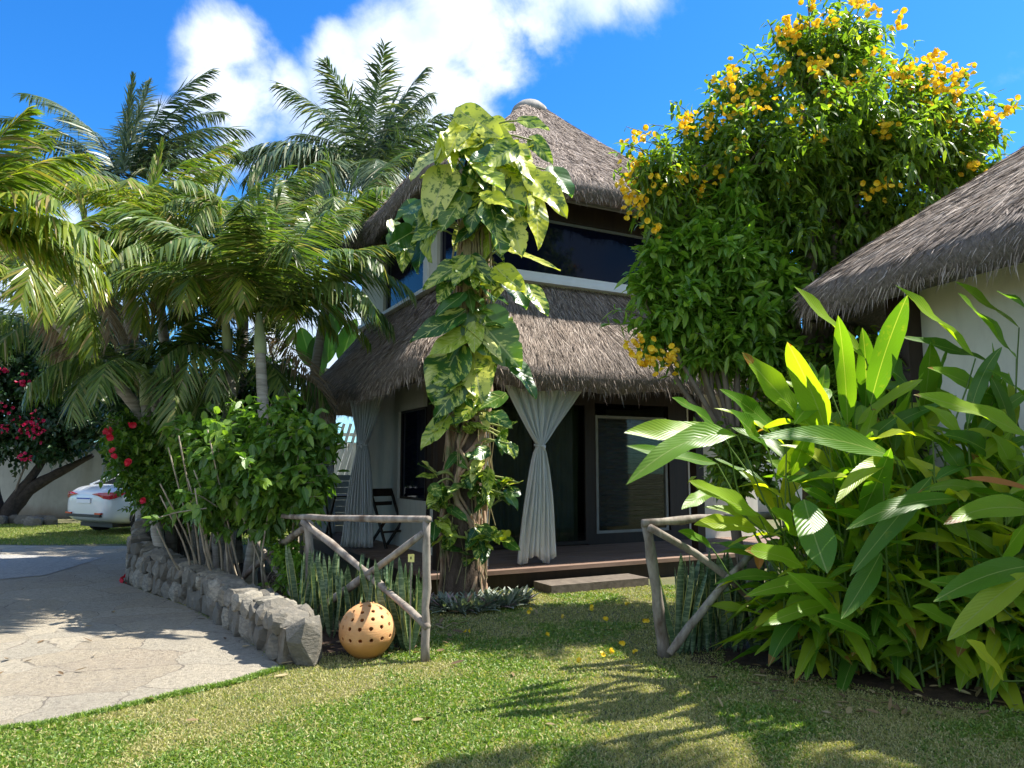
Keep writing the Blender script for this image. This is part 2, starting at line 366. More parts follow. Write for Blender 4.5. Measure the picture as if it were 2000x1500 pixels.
# ------------------------------------------------------------------ ground, path
def mat_soil():
    m, t, b = newmat('lawn_soil'); v = objco(t)
    col = ramp(t, noise(t, v, 1.1, 5, .6), [(.35, (.05, .085, .02)), (.6, (.13, .12, .05))])
    col = mixc(t, ramp(t, noise(t, v, 60, 3), [(.4, 0.), (.65, .6)]), col, (.16, .13, .07))
    L(t, col, b.inputs['Base Color']); b.inputs['Roughness'].default_value = .95
    bump(t, b, noise(t, v, 90, 4), .8, .02); return m
def mat_path():
    m, t, b = newmat('flagstone'); v = objco(t)
    wv = N(t, 'ShaderNodeVectorMath', operation='ADD')
    nz = N(t, 'ShaderNodeTexNoise'); nz.inputs['Scale'].default_value = 2.2; nz.inputs['Detail'].default_value = 4; L(t, v, nz.inputs['Vector'])
    sub = N(t, 'ShaderNodeVectorMath', operation='SCALE'); L(t, nz.outputs[1], sub.inputs[0]); sub.inputs['Scale'].default_value = .35
    L(t, v, wv.inputs[0]); L(t, sub.outputs[0], wv.inputs[1])
    vo = N(t, 'ShaderNodeTexVoronoi', feature='DISTANCE_TO_EDGE', voronoi_dimensions='2D'); vo.inputs['Scale'].default_value = 1.75; L(t, wv.outputs[0], vo.inputs['Vector'])
    vc = N(t, 'ShaderNodeTexVoronoi', feature='F1', voronoi_dimensions='2D'); vc.inputs['Scale'].default_value = 1.75; L(t, wv.outputs[0], vc.inputs['Vector'])
    sp = N(t, 'ShaderNodeSeparateXYZ'); L(t, vc.outputs['Color'], sp.inputs[0])
    col = ramp(t, sp.outputs[0], [(0, (.42, .35, .255)), (.4, (.48, .41, .295)), (.7, (.44, .395, .31)), (1, (.54, .47, .35))])
    g = noise(t, v, 48, 7, .8)
    col = mixc(t, ramp(t, g, [(.38, .65), (.50, 0.)]), col, (.18, .16, .13))
    col = mixc(t, ramp(t, noise(t, v, 19, 8, .8), [(.38, .5), (.48, 0.)]), col, (.22, .19, .15))
    col = mixc(t, ramp(t, noise(t, scalevec(t, v, (1, 2.2, 1)), 14, 5, .7), [(.5, 0.), (.72, .5)]), col, (.58, .52, .42))
    col = mixc(t, ramp(t, noise(t, v, 2.0, 5, .6), [(.5, 0.), (.7, .35)]), col, (.30, .27, .22))
    gate = ramp(t, noise(t, v, 2.3, 3), [(.36, .15), (.6, 1.)])
    crack = mth(t, 'MULTIPLY', mth(t, 'LESS_THAN', mth(t, 'ADD', vo.outputs[0], mth(t, 'MULTIPLY', mth(t, 'SUBTRACT', noise(t, v, 30, 3), .5), .02)), .011), gate)
    col = mixc(t, crack, col, (.22, .19, .15))
    L(t, col, b.inputs['Base Color']); b.inputs['Roughness'].default_value = .85
    h = mth(t, 'SUBTRACT', mth(t, 'ADD', g, mth(t, 'MULTIPLY', noise(t, v, 12, 4), .8)), mth(t, 'MULTIPLY', crack, 1.2))
    bump(t, b, mth(t, 'ADD', h, mth(t, 'MULTIPLY', noise(t, v, 20, 7, .75), 1.2)), 1., .035); return m
M_SOIL = mat_soil(); M_PATH = mat_path()
M_DIRT = mat_noise('bed_soil', (.035, .022, .014), (.09, .055, .035), 12, .95, .9, .03)
mb = MB(); mb.add([[-400, -60, 0], [400, -60, 0], [400, 1500, 0], [-400, 1500, 0]], np.array([[0, 1, 2, 3]]))
tag(mb.build('lawn', M_SOIL), kind='structure')
edge = [(-3.75, 3.1), (-3.3, 3.75), (-2.93, 4.2), (-2.62, 4.42), (-2.19, 4.87), (-1.88, 5.2), (-1.66, 5.55)]
inner = [(-2.15, 6.35), (-3.3, 7.85), (-4.2, 8.8), (-4.95, 9.6), (-5.4, 11.2), (-5.6, 13.9)]
E_ = interp([(x, y, 0) for x, y in edge], 40)[:, :2]
outer = list(E_) + inner + [(-9, 14.1), (-14, 14.6), (-30, 15), (-30, 2.4), (-4.6, 2.2)]
def poly_sheet(name, pts, z, m, lab=None):
    bm = bmesh.new(); vs = [bm.verts.new((x, y, z)) for x, y in pts]; f = bm.faces.new(vs); bmesh.ops.triangulate(bm, faces=[f])
    if f.is_valid and f.normal.z < 0: bmesh.ops.reverse_faces(bm, faces=bm.faces)
    me = bpy.data.meshes.new(name); bm.to_mesh(me); bm.free(); me.materials.append(m)
    o = bpy.data.objects.new(name, me); C.objects.link(o); tag(o, lab, kind='structure'); return o
poly_sheet('stone_path', outer, .012, M_PATH)
M_GRAV = mat_noise('gravel', (.26, .26, .25), (.52, .50, .46), 30, .9, 1., .03)
poly_sheet('gravel_strip', [(-16, 9.3), (-7.2, 9.25), (-6.3, 10.2), (-6.6, 12.2), (-8.5, 12.6), (-16, 12.2)], .018, M_GRAV)
poly_sheet('planting_bed', [(-1.72, 5.85), (-.75, 6.1), (-1.0, 7.5), (-1.9, 9.0), (-3.4, 10.5), (-4.6, 12.6), (-5.5, 13.5), (-5.2, 11), (-4.75, 9.7), (-3.2, 8.1), (-2.05, 6.55)], .008, M_DIRT)
poly_sheet('flower_bed', [(1.35, 5.75), (1.9, 5.35), (2.6, 4.7), (3.6, 4.3), (5, 4.2), (5, 6.6), (3.2, 7.2), (1.5, 6.7)], .008, M_DIRT)

# grass blades
def in_poly(x, y, poly):
    c = np.zeros(len(x), bool); n = len(poly); j = n-1
    for i in range(n):
        xi, yi = poly[i]; xj, yj = poly[j]
        cnd = ((yi > y) != (yj > y)) & (x < (xj-xi)*(y-yi)/(yj-yi+1e-12)+xi); c ^= cnd; j = i
    return c
pathp = [tuple(p) for p in outer]
def vnoise(x, y, s, seed=0):
    r = np.random.default_rng(seed).random((64, 64)); x = x*s+100; y = y*s+100
    xi = np.floor(x).astype(int); yi = np.floor(y).astype(int); fx = x-xi; fy = y-yi; fx = fx*fx*(3-2*fx); fy = fy*fy*(3-2*fy)
    g = lambda a, b: r[a % 64, b % 64]
    return (g(xi, yi)*(1-fx)+g(xi+1, yi)*fx)*(1-fy)+(g(xi, yi+1)*(1-fx)+g(xi+1, yi+1)*fx)*fy
def patchy(x, y): return .6*vnoise(x, y, 1.3, 1)+.4*vnoise(x, y, 3.7, 2)
def grass(name, n, xr, yr, poly=None, hmul=1., bias=1.7):
    y = yr[0]+(yr[1]-yr[0])*RNG.random(n)**bias; hw = 0.74*y+.25
    x = (RNG.random(n)*2-1)*hw
    k = (x > xr[0]) & (x < xr[1]) & ~in_poly(x+RNG.normal(size=n)*.02, y+RNG.normal(size=n)*.02+.05*(vnoise(x, y, 6, 5)-.6), pathp)
    for q in [[(-1.72, 5.95), (-.85, 6.2), (-1.1, 7.5), (-2, 9.1), (-3.5, 10.4), (-5, 13), (-5.2, 11), (-4.75, 9.7), (-3.2, 8.1), (-2.05, 6.55)], [(1.6, 5.75), (2.1, 5.35), (2.7, 4.8), (3.6, 4.45), (5, 4.3), (5, 6.6), (3.2, 7.2), (1.8, 6.5)]]:
        k &= ~in_poly(x, y, q)
    x = x[k]; y = y[k]; n = len(x); p = patchy(x, y)
    lush = np.clip((p-.42)*5, 0, 1)
    mbs = {}
    base = np.stack([x, y, np.zeros(n)], 1)
    d = RNG.normal(size=(n, 3)); d[:, 2] = np.abs(d[:, 2])*.5+.85; d[:, :2] *= .8+.35*lush[:, None]; d = nrm(d)
    Ln = (.018+.016*RNG.random(n)+.022*lush*RNG.random(n))*hmul; W = (.0035+.003*lush)*(1+.12*y)
    up = rdir(n)
    dry = (RNG.random(n) > .10+lush*.72) 
    for kind, sel in (('dry', dry), ('green', ~dry)):
        m = MB(); leafset(m, base[sel], d[sel], up[sel], Ln[sel], W[sel], T_BLADE, droop=.3); mbs[kind] = m
    return mbs
M_GREEN = leaf_mat('grass_green', [(0, (.09, .17, .025)), (.6, (.15, .24, .035)), (1, (.25, .31, .06))], .32, .5)
M_DRY = leaf_mat('grass_dry', [(0, (.24, .24, .08)), (.6, (.36, .33, .13)), (1, (.50, .44, .22))], .3, .6)
g = grass('lawn', 620000, (-4.5, 5.2), (2.6, 9.4))
tag(g['green'].build('grass', M_GREEN), 'fresh green blades of the garden lawn', 'grass', kind='stuff')
tag(g['dry'].build('dry_grass', M_DRY), 'straw coloured dry blades between the green lawn', 'grass', kind='stuff')
ee = np.array(E_); k = RNG.integers(0, len(ee)-1, 9000); f = RNG.random((9000, 1)); pe = ee[k]*(1-f)+ee[k+1]*f
tg = nrm(ee[k+1]-ee[k]); nn2 = np.column_stack([-tg[:, 1], tg[:, 0]]); wv_ = (vnoise(pe[:, 0], pe[:, 1], 5, 9)-.35)*.09
pe = pe+nn2*(wv_*RNG.random(9000))[:, None]-nn2*(.03*RNG.random(9000))[:, None]
d = np.column_stack([nn2*.6+RNG.normal(size=(9000, 2))*.5, .5+.5*RNG.random(9000)])
m = MB(); leafset(m, np.column_stack([pe, np.full(9000, .006)]), nrm(d), rdir(9000), .03+.04*RNG.random(9000), .008, T_BLADE, droop=.35)
tag(m.build('edge_grass', M_GREEN), 'longer grass creeping over the edge of the path', 'grass', kind='stuff')
# lawn strip by the car
n = 60000; x = -16+11.2*RNG.random(n); y = 14.3+5.5*RNG.random(n); k = y > 14.35+.1*np.sin(x*3)
m = MB(); b_ = np.stack([x, y, x*0], 1)[k]; nn_ = len(b_); d = rdir(nn_); d[:, 2] = np.abs(d[:, 2])+.8
leafset(m, b_, d, rdir(nn_), .05, .014, T_BLADE, .2)
M_FARG = leaf_mat('grass_far', [(0, (.12, .19, .03)), (.6, (.20, .25, .05)), (1, (.34, .31, .12))], .3, .6)
tag(m.build('roadside_grass', M_FARG), 'grass strip beyond the path under the car', 'grass', kind='stuff')

# ------------------------------------------------------------------ thatched roofs
def rrect(x0, x1, y0, y1, r, nside=40):
    """rounded rectangle, returns points (4*nside,2) going round; same index = same place on every size"""
    out = []
    cs = [(x0, y0), (x1, y0), (x1, y1), (x0, y1)]
    for k in range(4):
        a = np.array(cs[k]); b = np.array(cs[(k+1) % 4]); d = (b-a); ln = np.linalg.norm(d); d = d/ln; inn = np.array([-d[1], d[0]])
        for i in range(nside):
            t = i/nside; s = t*ln; p = a+d*s
            q = min(s, ln-s)
            if q < r:   # pull the corner inwards
                e = (r-q)/r; off = r*(1-math.cos(math.asin(min(1, e))))*.5
                p = p+inn*off + d*(off if s < ln/2 else -off)*.35
            out.append(p)
    return np.array(out)
def thatch_roof(parent, name, inner, outer, z_in, z_out, r_in, r_out, thick, npatch, nfringe, sag=.0, seed=3, lab=None, apex=None, slv=(.12, .24), sw=.0085):
    rg = np.random.default_rng(seed); ns = 40; K = 4*ns
    nv = 18; rings = []
    Ri = rrect(*inner, r_in, ns); Ro = rrect(*outer, r_out, ns)
    for j in range(nv+1):
        v = j/nv; p = Ri*(1-v)+Ro*v; z = z_in+(z_out-z_in)*v - sag*math.sin(pi*v)
        if v > .82: z -= (v-.82)**2*2.2
        zz = np.full(K, z)+.035*np.sin(np.arange(K)*2*pi/K*7+seed)*v
        rings.append(np.column_stack([p, zz]))
    top = [r.copy() for r in rings]
    ctr = Ro.mean(0)
    last = rings[-1]; inn = nrm(np.column_stack([Ri-Ro, np.zeros(K)]))
    ztop = last.copy()
    wob = .03*np.sin(np.arange(K)*2*pi/K*23+1)+rg.normal(size=K)*.012
    r1 = ztop+inn*(-.03); r1[:, 2] -= thick*.35; r2 = ztop+inn*.04; r2[:, 2] -= thick+wob; r3 = ztop+inn*.22; r3[:, 2] -= thick*.95
    r4 = (Ri*.8+Ro*.2); r4 = np.column_stack([r4, np.full(K, (z_in*.8+z_out*.2)-thick*.9-sag*.5)])
    rings += [r1, r2, r3, r4]
    V = np.concatenate(rings)
    F_ = np.array([[a*K+i, (a+1)*K+i, (a+1)*K+(i+1) % K, a*K+(i+1) % K] for a in range(len(rings)-1) for i in range(K)])
    mb = MB(); mb.add(V, F_)
    base = mb.build(name, M_THB, parent, world=False, smooth=True)
    if lab: base['label'] = lab
    # reed slivers all over
    T = np.array(top)  # (nv+1,K,3)
    dv = np.linalg.norm(T[1:]-T[:-1], axis=2); du = np.linalg.norm(np.roll(T, -1, 1)-T, axis=2)[:-1]
    area = (dv*du); pr = (area/area.sum()).ravel(); n = npatch
    idx = rg.choice(len(pr), n, p=pr); jj = idx//K; ii = idx % K; fu = rg.random(n)[:, None]; fv = rg.random(n)[:, None]
    a = T[jj, ii]; b = T[jj, (ii+1) % K]; c = T[jj+1, ii]; d = T[jj+1, (ii+1) % K]
    p = (a*(1-fu)+b*fu)*(1-fv)+(c*(1-fu)+d*fu)*fv
    down = nrm((c-a)*(1-fu)+(d-b)*fu); across = nrm(b-a); nor = nrm(np.cross(down, across)); nor *= np.sign(nor[:, 2:3]+1e-9)
    clump = vnoise(p[:, 0]*3+p[:, 2], p[:, 1]*3, 2.2, seed)[:, None]-.5
    dr = nrm(down+across*(rg.normal(size=(n, 1))*.2+clump*.6)+nor*(.03+.08*rg.random((n, 1))))
    ln = slv[0]+(slv[1]-slv[0])*rg.random(n)
    up = nrm(nor+across*rg.normal(size=(n, 1))*.5)
    m2 = MB(); leafset(m2, p-down*ln[:, None]*.5+nor*.005, dr, up, ln, sw*(.6+.9*rg.random(n)), T_BLADE, droop=0)
    # eave fringe
    n = nfringe; i = rg.integers(0, K, n); f = rg.random(n)[:, None]; lev = rg.random(n)[:, None]
    pe = ztop[i]*(1-f)+ztop[(i+1) % K]*f; pb = r2[i]*(1-f)+r2[(i+1) % K]*f
    p = pe*(1-lev)+pb*lev; dn = nrm(np.roll(ztop, -1, 0)-ztop)[i]; outw = -inn[i]
    dr = nrm(outw*(.75-.6*lev)+np.array([0, 0, -1.])*(.55+.6*lev)+dn*rg.normal(size=(n, 1))*.3+rg.normal(size=(n, 3))*.1)
    ln = .08+.14*rg.random(n)**2
    long_ = rg.random(n) > .985; ln[long_] += .14*rg.random(long_.sum())
    leafset(m2, p-dr*.05, dr, rg.normal(size=(n, 3)), ln, sw*(.6+.8*rg.random(n)), T_BLADE, droop=.1)
    m2.build('thatch_straw', M_THATCH, base, world=False)
    return base

# ------------------------------------------------------------------ main house (local frame: right face y=-, left face x=-)
TH = math.atan2(.526, 1.)
HC = np.array([.32, 12.77, 0.])
house = thing('thatched_house', 'two storey cream house with tiered thatched roofs and veranda', 'house', HC, TH)
def HL(x, y, z=0.):
    return np.array([HC[0]+x*math.cos(TH)-y*math.sin(TH), HC[1]+x*math.sin(TH)+y*math.cos(TH), z])
def hbox(name, m, a, b, par=house, lab=None):
    mb = MB(); box(mb, a, b); o = mb.build(name, m, par, world=False)
    if lab: o['label'] = lab
    return o
H = 2.35
# upper roof: apex with small ring
thatch_roof(house, 'upper_roof', (-.12, .12, -.12, .12), (-2.98, 2.98, -2.98, 2.98), 8.0, 5.42, .08, .9, .24, 60000, 12000, sag=.16, seed=3, lab='steep upper thatched roof with a pale ridge cap')
mb = MB(); tube(mb, [(0, 0, 7.78), (0, 0, 7.92), (0, 0, 8.02), (0, 0, 8.08)], [.36, .31, .2, .05], 16)
mb.build('ridge_cap', mat_noise('cap_cement', (.22, .21, .19), (.36, .34, .30), 9, .9, .5), house, world=False, smooth=True)
thatch_roof(house, 'lower_roof', (-H+.02, H-.02, -H+.02, H-.02), (-3.33, 4.4, -3.33, 3.75), 4.02, 2.80, .2, .85, .27, 95000, 19000, sag=.05, seed=8, lab='lower thatched skirt roof over the veranda')
# upper walls: left face (x=-H): wall far, window, pillar, window to the corner
Z0, Z1 = 3.0, 5.45
wl = MB()
box(wl, (-H, 1.02, Z0), (-H+.15, H, Z1)); box(wl, (-H, -1.45, Z0), (-H+.15, -.98, Z1))          # left face piers
box(wl, (-H, -.98, Z0), (-H+.15, 1.02, 4.06)); box(wl, (-H, -H, Z0), (-H+.15, -1.45, 4.06))
box(wl, (-H+.15, -H, Z0), (1.0, -H+.15, 4.06)); box(wl, (1.0, -H, Z0), (H, -H+.15, Z1))               # right face
box(wl, (H-.15, -H+.15, Z0), (H, H, Z1)); box(wl, (-H+.15, H-.15, Z0), (H-.15, H, Z1))
wl.build('upper_wall', M_WALL, house, world=False)
hbox('floor_slab', M_WALL, (-H+.003, -H+.003, 2.84), (H-.003, H-.003, 2.997))
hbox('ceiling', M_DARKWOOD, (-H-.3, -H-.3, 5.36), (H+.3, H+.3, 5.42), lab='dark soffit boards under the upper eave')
# ledge (white band) around the top of lower roof
lg = MB(); box(lg, (-H-.10, -H-.10, 4.02), (H+.1, -H-.002, 4.075)); box(lg, (-H-.10, -H-.002, 4.02), (-H-.002, H+.1, 4.075))
box(lg, (-H-.055, -H-.055, 4.075), (H+.05, -H-.002, 4.17))
lg.build('ledge', M_TRIM, house, world=False)
M_GLASS, t, b = newmat('dark_glass'); b.inputs['Base Color'].default_value = (.004, .006, .018, 1); b.inputs['Roughness'].default_value = .05; b.inputs['Specular IOR Level'].default_value = .2; b.inputs['IOR'].default_value = 1.35
M_FRAME = mat_noise('grey_frame', (.13, .135, .13), (.18, .185, .18), 6, .5, .1)
def window_panel(nm, o, axis, a0, a1, z0, z1, off, divs=(), fw=.05, mat=None, fmat=None, lab=None):
    """window in plane; axis 'x': runs along local x at y=off (faces -y); axis 'y': runs along y at x=off (faces -x)"""
    T = (lambda V: V) if axis == 'x' else (lambda V: V[:, [1, 0, 2]])
    w_ = MB(); d = .05
    def bx(p, q): box(w_, p, q, T)
    bx((a0, off, z0), (a0+fw, off+d, z1)); bx((a1-fw, off, z0), (a1, off+d, z1))
    bx((a0+fw, off, z0), (a1-fw, off+d, z0+fw)); bx((a0+fw, off, z1-fw), (a1-fw, off+d, z1))
    for dd in divs: bx((dd-fw/2, off, z0+fw), (dd+fw/2, off+d, z1-fw))
    f = w_.build(nm, fmat or M_FRAME, o, world=False)
    if lab: f['label'] = lab
    gl = MB(); box(gl, (a0+fw*.8, off+.02, z0+fw*.8), (a1-fw*.8, off+.03, z1-fw*.8), T); gl.build('pane', mat or M_GLASS, f, world=False)
    return f
window_panel('window', house, 'x', -H+.16, 1.0, 4.06, 5.0, -H+.06, (), .04)
hbox('lintel', M_DARKWOOD, (-H+.16, -H+.03, 5.003), (1.0, -H+.13, 5.36))
eb = MB(); box(eb, (-H-.06, -H-.06, 5.28), (H, -H-.003, 5.357)); eb.build('eave_beam', M_GREYB, house, world=False)
window_panel('window', house, 'y', -.98, 1.02, 4.075, 5.36, -H+.05, (), .05)
window_panel('window', house, 'y', -H+.17, -1.45, 4.075, 5.36, -H+.05, (), .045)
fm = MB(); box(fm, (-H-.03, -1.16, 4.08), (-H-.003, -.98, 5.3)); fm.build('window_reveal', M_TRIM, house, world=False)
# ground floor walls
M_SIDING = mat_noise('painted_siding', (.30, .31, .29), (.42, .43, .40), 6, .7, .2)
gw = MB()
box(gw, (-H, .1, .25), (-H+.15, H, 2.84)); box(gw, (-H, -1.37, .25), (-H+.15, .1, .98)); box(gw, (-H, -1.0, 2.35), (-H+.15, .1, 2.84))
gw.build('ground_wall', M_WALL, house, world=False)
window_panel('window', house, 'y', -1.0, .1, .98, 2.35, -H+.04, (), .035, fmat=M_DARKWOOD)
hbox('back_wall', M_WALL, (-H, H-.1, .25), (4.0, H+.05, 2.84))
hbox('side_wall', M_WALL, (2.4, -1.25, .25), (4.0, -1.1, 2.84), lab='cream wall right of the glass doors')
hbox('return_wall', M_WALL, (3.85, -1.1, .25), (4.0, H-.1, 2.84))
# real clear glass doors with curtain inside
M_CLEAR, t, b = newmat('clear_glass')
tr = N(t, 'ShaderNodeBsdfTransparent'); tr.inputs[0].default_value = (.75, .8, .78, 1); gg = N(t, 'ShaderNodeBsdfGlossy'); gg.inputs['Roughness'].default_value = .01
fr = N(t, 'ShaderNodeFresnel'); fr.inputs[0].default_value = 1.3; mx = N(t, 'ShaderNodeMixShader')
L(t, fr.outputs[0], mx.inputs[0]); L(t, tr.outputs[0], mx.inputs[1]); L(t, gg.outputs[0], mx.inputs[2]); L(t, mx.outputs[0], t.nodes['Material Output'].inputs['Surface'])
window_panel('glass_door', house, 'x', -1.6, .35, .27, 2.5, -1.25, (-.62,), .055, M_CLEAR, M_DARKWOOD, 'dark framed sliding glass doors onto the veranda')
window_panel('glass_door', house, 'x', .5, 1.95, .42, 2.3, -1.25, (), .045, M_CLEAR, M_GREYB, 'louvred side panel with grey frame')
lm = MB()
for z in np.arange(.52, 2.2, .085): box(lm, (.56, -1.18, z), (1.9, -1.15, z+.055))
lm.build('louvre', M_DARKWOOD, house, world=False)
dk = MB(); box(dk, (-1.7, -1.24, 2.5), (2.0, -1.14, 2.84)); box(dk, (2.0, -1.24, .25), (2.397, -1.12, 2.84)); box(dk, (.35, -1.24, .25), (.5, -1.14, 2.5)); box(dk, (.5, -1.24, .25), (2.0, -1.14, .42)); box(dk, (-H, -1.3, .25), (-1.6, -1.15, 2.84)); dk.build('door_surround', M_DARKWOOD, house, world=False)
def cloth_grid(cx, zs, wid, off, amp, folds, cols=90, seed=0, twist=0.):
    """curtain sheet along local x; returns V,F"""
    rg = np.random.default_rng(seed); u = np.linspace(-1, 1, cols); V = []
    ph = rg.random(4)*6
    for k, z in enumerate(zs):
        wv = wid[k]; c = off[k]
        x = c+u*wv/2; f = np.sin(u*pi*folds+ph[0]+.6*np.sin(u*5+z))+.5*np.sin(u*pi*folds*2.3+ph[1]+z*1.3)
        y = amp[k]*f + .4*amp[k]*np.sin(u*3+ph[2])
        V.append(np.column_stack([x, y, np.full(cols, z)+0*u]))
    V = np.concatenate(V); n = len(zs)
    F_ = np.array([[i*cols+j, i*cols+j+1, (i+1)*cols+j+1, (i+1)*cols+j] for i in range(n-1) for j in range(cols-1)])
    return V, F_
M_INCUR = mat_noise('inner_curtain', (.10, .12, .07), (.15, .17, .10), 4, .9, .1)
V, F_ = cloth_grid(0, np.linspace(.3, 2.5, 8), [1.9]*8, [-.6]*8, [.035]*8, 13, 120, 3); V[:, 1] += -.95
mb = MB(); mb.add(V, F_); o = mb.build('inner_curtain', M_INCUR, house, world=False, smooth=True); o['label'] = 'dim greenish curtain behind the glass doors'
# deck
hbox('deck_base', M_DARKWOOD, (-3.05, -3.1, 0.002), (4.2, H+1.2, .2))
dm = MB()
for k, y in enumerate(np.arange(-3.18, H+1.2, .145)): box(dm, (-3.1, y, .2), (4.25, y+.137, .25+.0015*(k % 3)))
dm.build('deck', M_DECK, house, world=False)
hbox('step', M_STEP, (-1.75, -3.62, 0.002), (-.35, -3.2, .10), lab='low wide doorstep in front of the deck')
for (x, y) in ((-2.81, -2.81), (-2.2, -2.72), (-2.81, .55), (-2.81, 2.6), (1.2, -2.81), (3.9, -2.81)):
    c_ = .07 if x != -2.2 else .05
    hbox('pillar', M_TRIM if x == -2.2 else M_WALL if y == .55 else M_DARKWOOD, (x-c_, y-c_, .253), (x+c_, y+c_, 2.6))
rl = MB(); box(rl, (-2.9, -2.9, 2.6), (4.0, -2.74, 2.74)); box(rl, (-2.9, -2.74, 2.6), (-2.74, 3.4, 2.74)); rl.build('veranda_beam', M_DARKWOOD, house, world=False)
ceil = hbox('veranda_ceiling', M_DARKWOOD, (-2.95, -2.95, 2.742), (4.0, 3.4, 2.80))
# half wall of boards at the far end of the veranda
hm = MB()
for k, z in enumerate(np.arange(.25, 1.28, .12)): box(hm, (-3.0, 3.05+.008*(k % 2), z), (-2.0, 3.12, z+.112))
hm.build('half_wall', M_SIDING, house, world=False)
# interior floor box top dark: back of the room so that the glass looks into a dark room
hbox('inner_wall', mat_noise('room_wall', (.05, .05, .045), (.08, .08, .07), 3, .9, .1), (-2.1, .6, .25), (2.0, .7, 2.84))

# white curtains
def mat_cloth():
    m, t, b = newmat('white_cloth'); v = objco(t)
    L(t, ramp(t, noise(t, v, 6, 4), [(.3, (.80, .82, .80)), (.7, (.87, .88, .86))]), b.inputs['Base Color']); b.inputs['Roughness'].default_value = .9
    trn = N(t, 'ShaderNodeBsdfTranslucent'); trn.inputs[0].default_value = (.75, .78, .76, 1); mx = N(t, 'ShaderNodeMixShader'); mx.inputs[0].default_value = .35
    bump(t, b, noise(t, v, 400, 2), .15, .002)
    L(t, b.outputs[0], mx.inputs[1]); L(t, trn.outputs[0], mx.inputs[2]); L(t, mx.outputs[0], t.nodes['Material Output'].inputs['Surface']); return m
M_CLOTH = mat_cloth()
def curtain(pos, rz, label, ztop, zk, zbot, wt, wk, wb, ot, ob, seed, folds=7, tails=0.):
    th = thing('curtain', label, 'curtain', pos, rz, 'white tied curtains of the veranda')
    zs = np.concatenate([np.linspace(ztop, zk, 16), np.linspace(zk, zbot, 16)[1:]]); wid = []; off = []; am = []
    for z in zs:
        if z >= zk:
            e = (z-zk)/(ztop-zk); wid.append(wk+(wt-wk)*e**.92); off.append(ot*e); am.append(.028+.02*(1-e))
        else:
            e = (zk-z)/(zk-zbot); wid.append(wk+(wb-wk)*e**.6); off.append(ob*e); am.append(.03+.035*math.sin(pi*min(1, e*1.1))*.8)
    V, F_ = cloth_grid(0, zs, wid, off, am, folds, 110, seed)
    u = np.tile(np.linspace(-1, 1, 110), len(zs)); low = (V[:, 2]-zbot)/(zk-zbot); low = np.clip(1-low*3, 0, 1)
    V[:, 2] -= low*tails*(.5+.5*np.cos(u*5+seed))
    mb = MB(); mb.add(V, F_); o = mb.build('cloth', M_CLOTH, th, world=False, smooth=True)
    sm = o.modifiers.new('s', 'SOLIDIFY'); sm.thickness = .004
    tm = MB(); a = np.linspace(0, 2*pi, 15)
    tube(tm, np.column_stack([np.cos(a)*(wk/2+.02), np.sin(a)*.065, np.full(15, 0)+zk+.01*np.sin(a)]), .014, 6, cap=False)
    tube(tm, [(0, -.07, zk), (.01, -.09, zk-.02), (.02, -.08, zk-.07)], [.02, .024, .008], 6)
    tm.build('tie', M_CLOTH, th, world=False, smooth=True)
    return th
curtain(HL(-1.5, -2.93), TH, 'wide white curtain tied in the middle, to the right of the leafy vine trunk', 2.62, 1.74, .36, 1.34, .09, .58, .10, -.04, 4, tails=.10)
curtain(HL(-3.03, -.25), TH-R(35), 'white curtain tied in the middle, hanging in front of the folding chair', 2.72, 1.80, .29, .66, .11, .50, .04, -.06, 5)
curtain(HL(-2.95, 2.3), TH-R(40), 'far dim white curtain tied in the middle, beside the slatted screen', 2.7, 1.75, .29, .5, .12, .40, -.03, 0, 9)

# veranda furniture
def folding_chair(loc, rz, lab):
    th = thing('folding_chair', lab, 'chair', loc, rz, 'dark wooden folding chairs')
    for s in (-.2, .2):
        m = MB(); beam(m, (s, .22, 0), (s, -.2, .86), .03, .035); m.build('leg', M_DARKWOOD, th, world=False)
        m = MB(); beam(m, (s*.86, -.24, 0), (s*.86, .2, .46), .03, .035); m.build('leg', M_DARKWOOD, th, world=False)
    m = MB()
    for y in np.arange(-.17, .22, .065): box(m, (-.2, y, .44), (.2, y+.05, .462))
    m.build('seat', M_DARKWOOD, th, world=False)
    m = MB(); box(m, (-.22, -.23, .76), (.22, -.195, .88)); box(m, (-.2, -.19, .62), (.2, -.165, .68)); m.build('backrest', M_DARKWOOD, th, world=False)
    m = MB(); box(m, (-.19, .1, .22), (.19, .125, .25)); m.build('stretcher', M_DARKWOOD, th, world=False)
    return th
cp = P(758, 1035, 11.55); folding_chair((cp[0], cp[1], .255), TH+R(200), 'dark folding chair between the curtain and the cream wall')
cp = P(668, 1035, 13.2); 
tt = thing('folding_table', 'dark wooden folding table behind the curtain', 'table', (cp[0], cp[1], .255), TH)
m = MB()
for y in np.arange(-.3, .3, .1): box(m, (-.3, y, .70), (.3, y+.09, .725))
m.build('tabletop', M_DARKWOOD, tt, world=False)
for s in (-.25, .25):
    m = MB(); beam(m, (s, -.27, 0), (s, .27, .70), .035, .035); m.build('leg', M_DARKWOOD, tt, world=False)
    m = MB(); beam(m, (s*.85, .27, 0), (s*.85, -.27, .70), .035, .035); m.build('leg', M_DARKWOOD, tt, world=False)
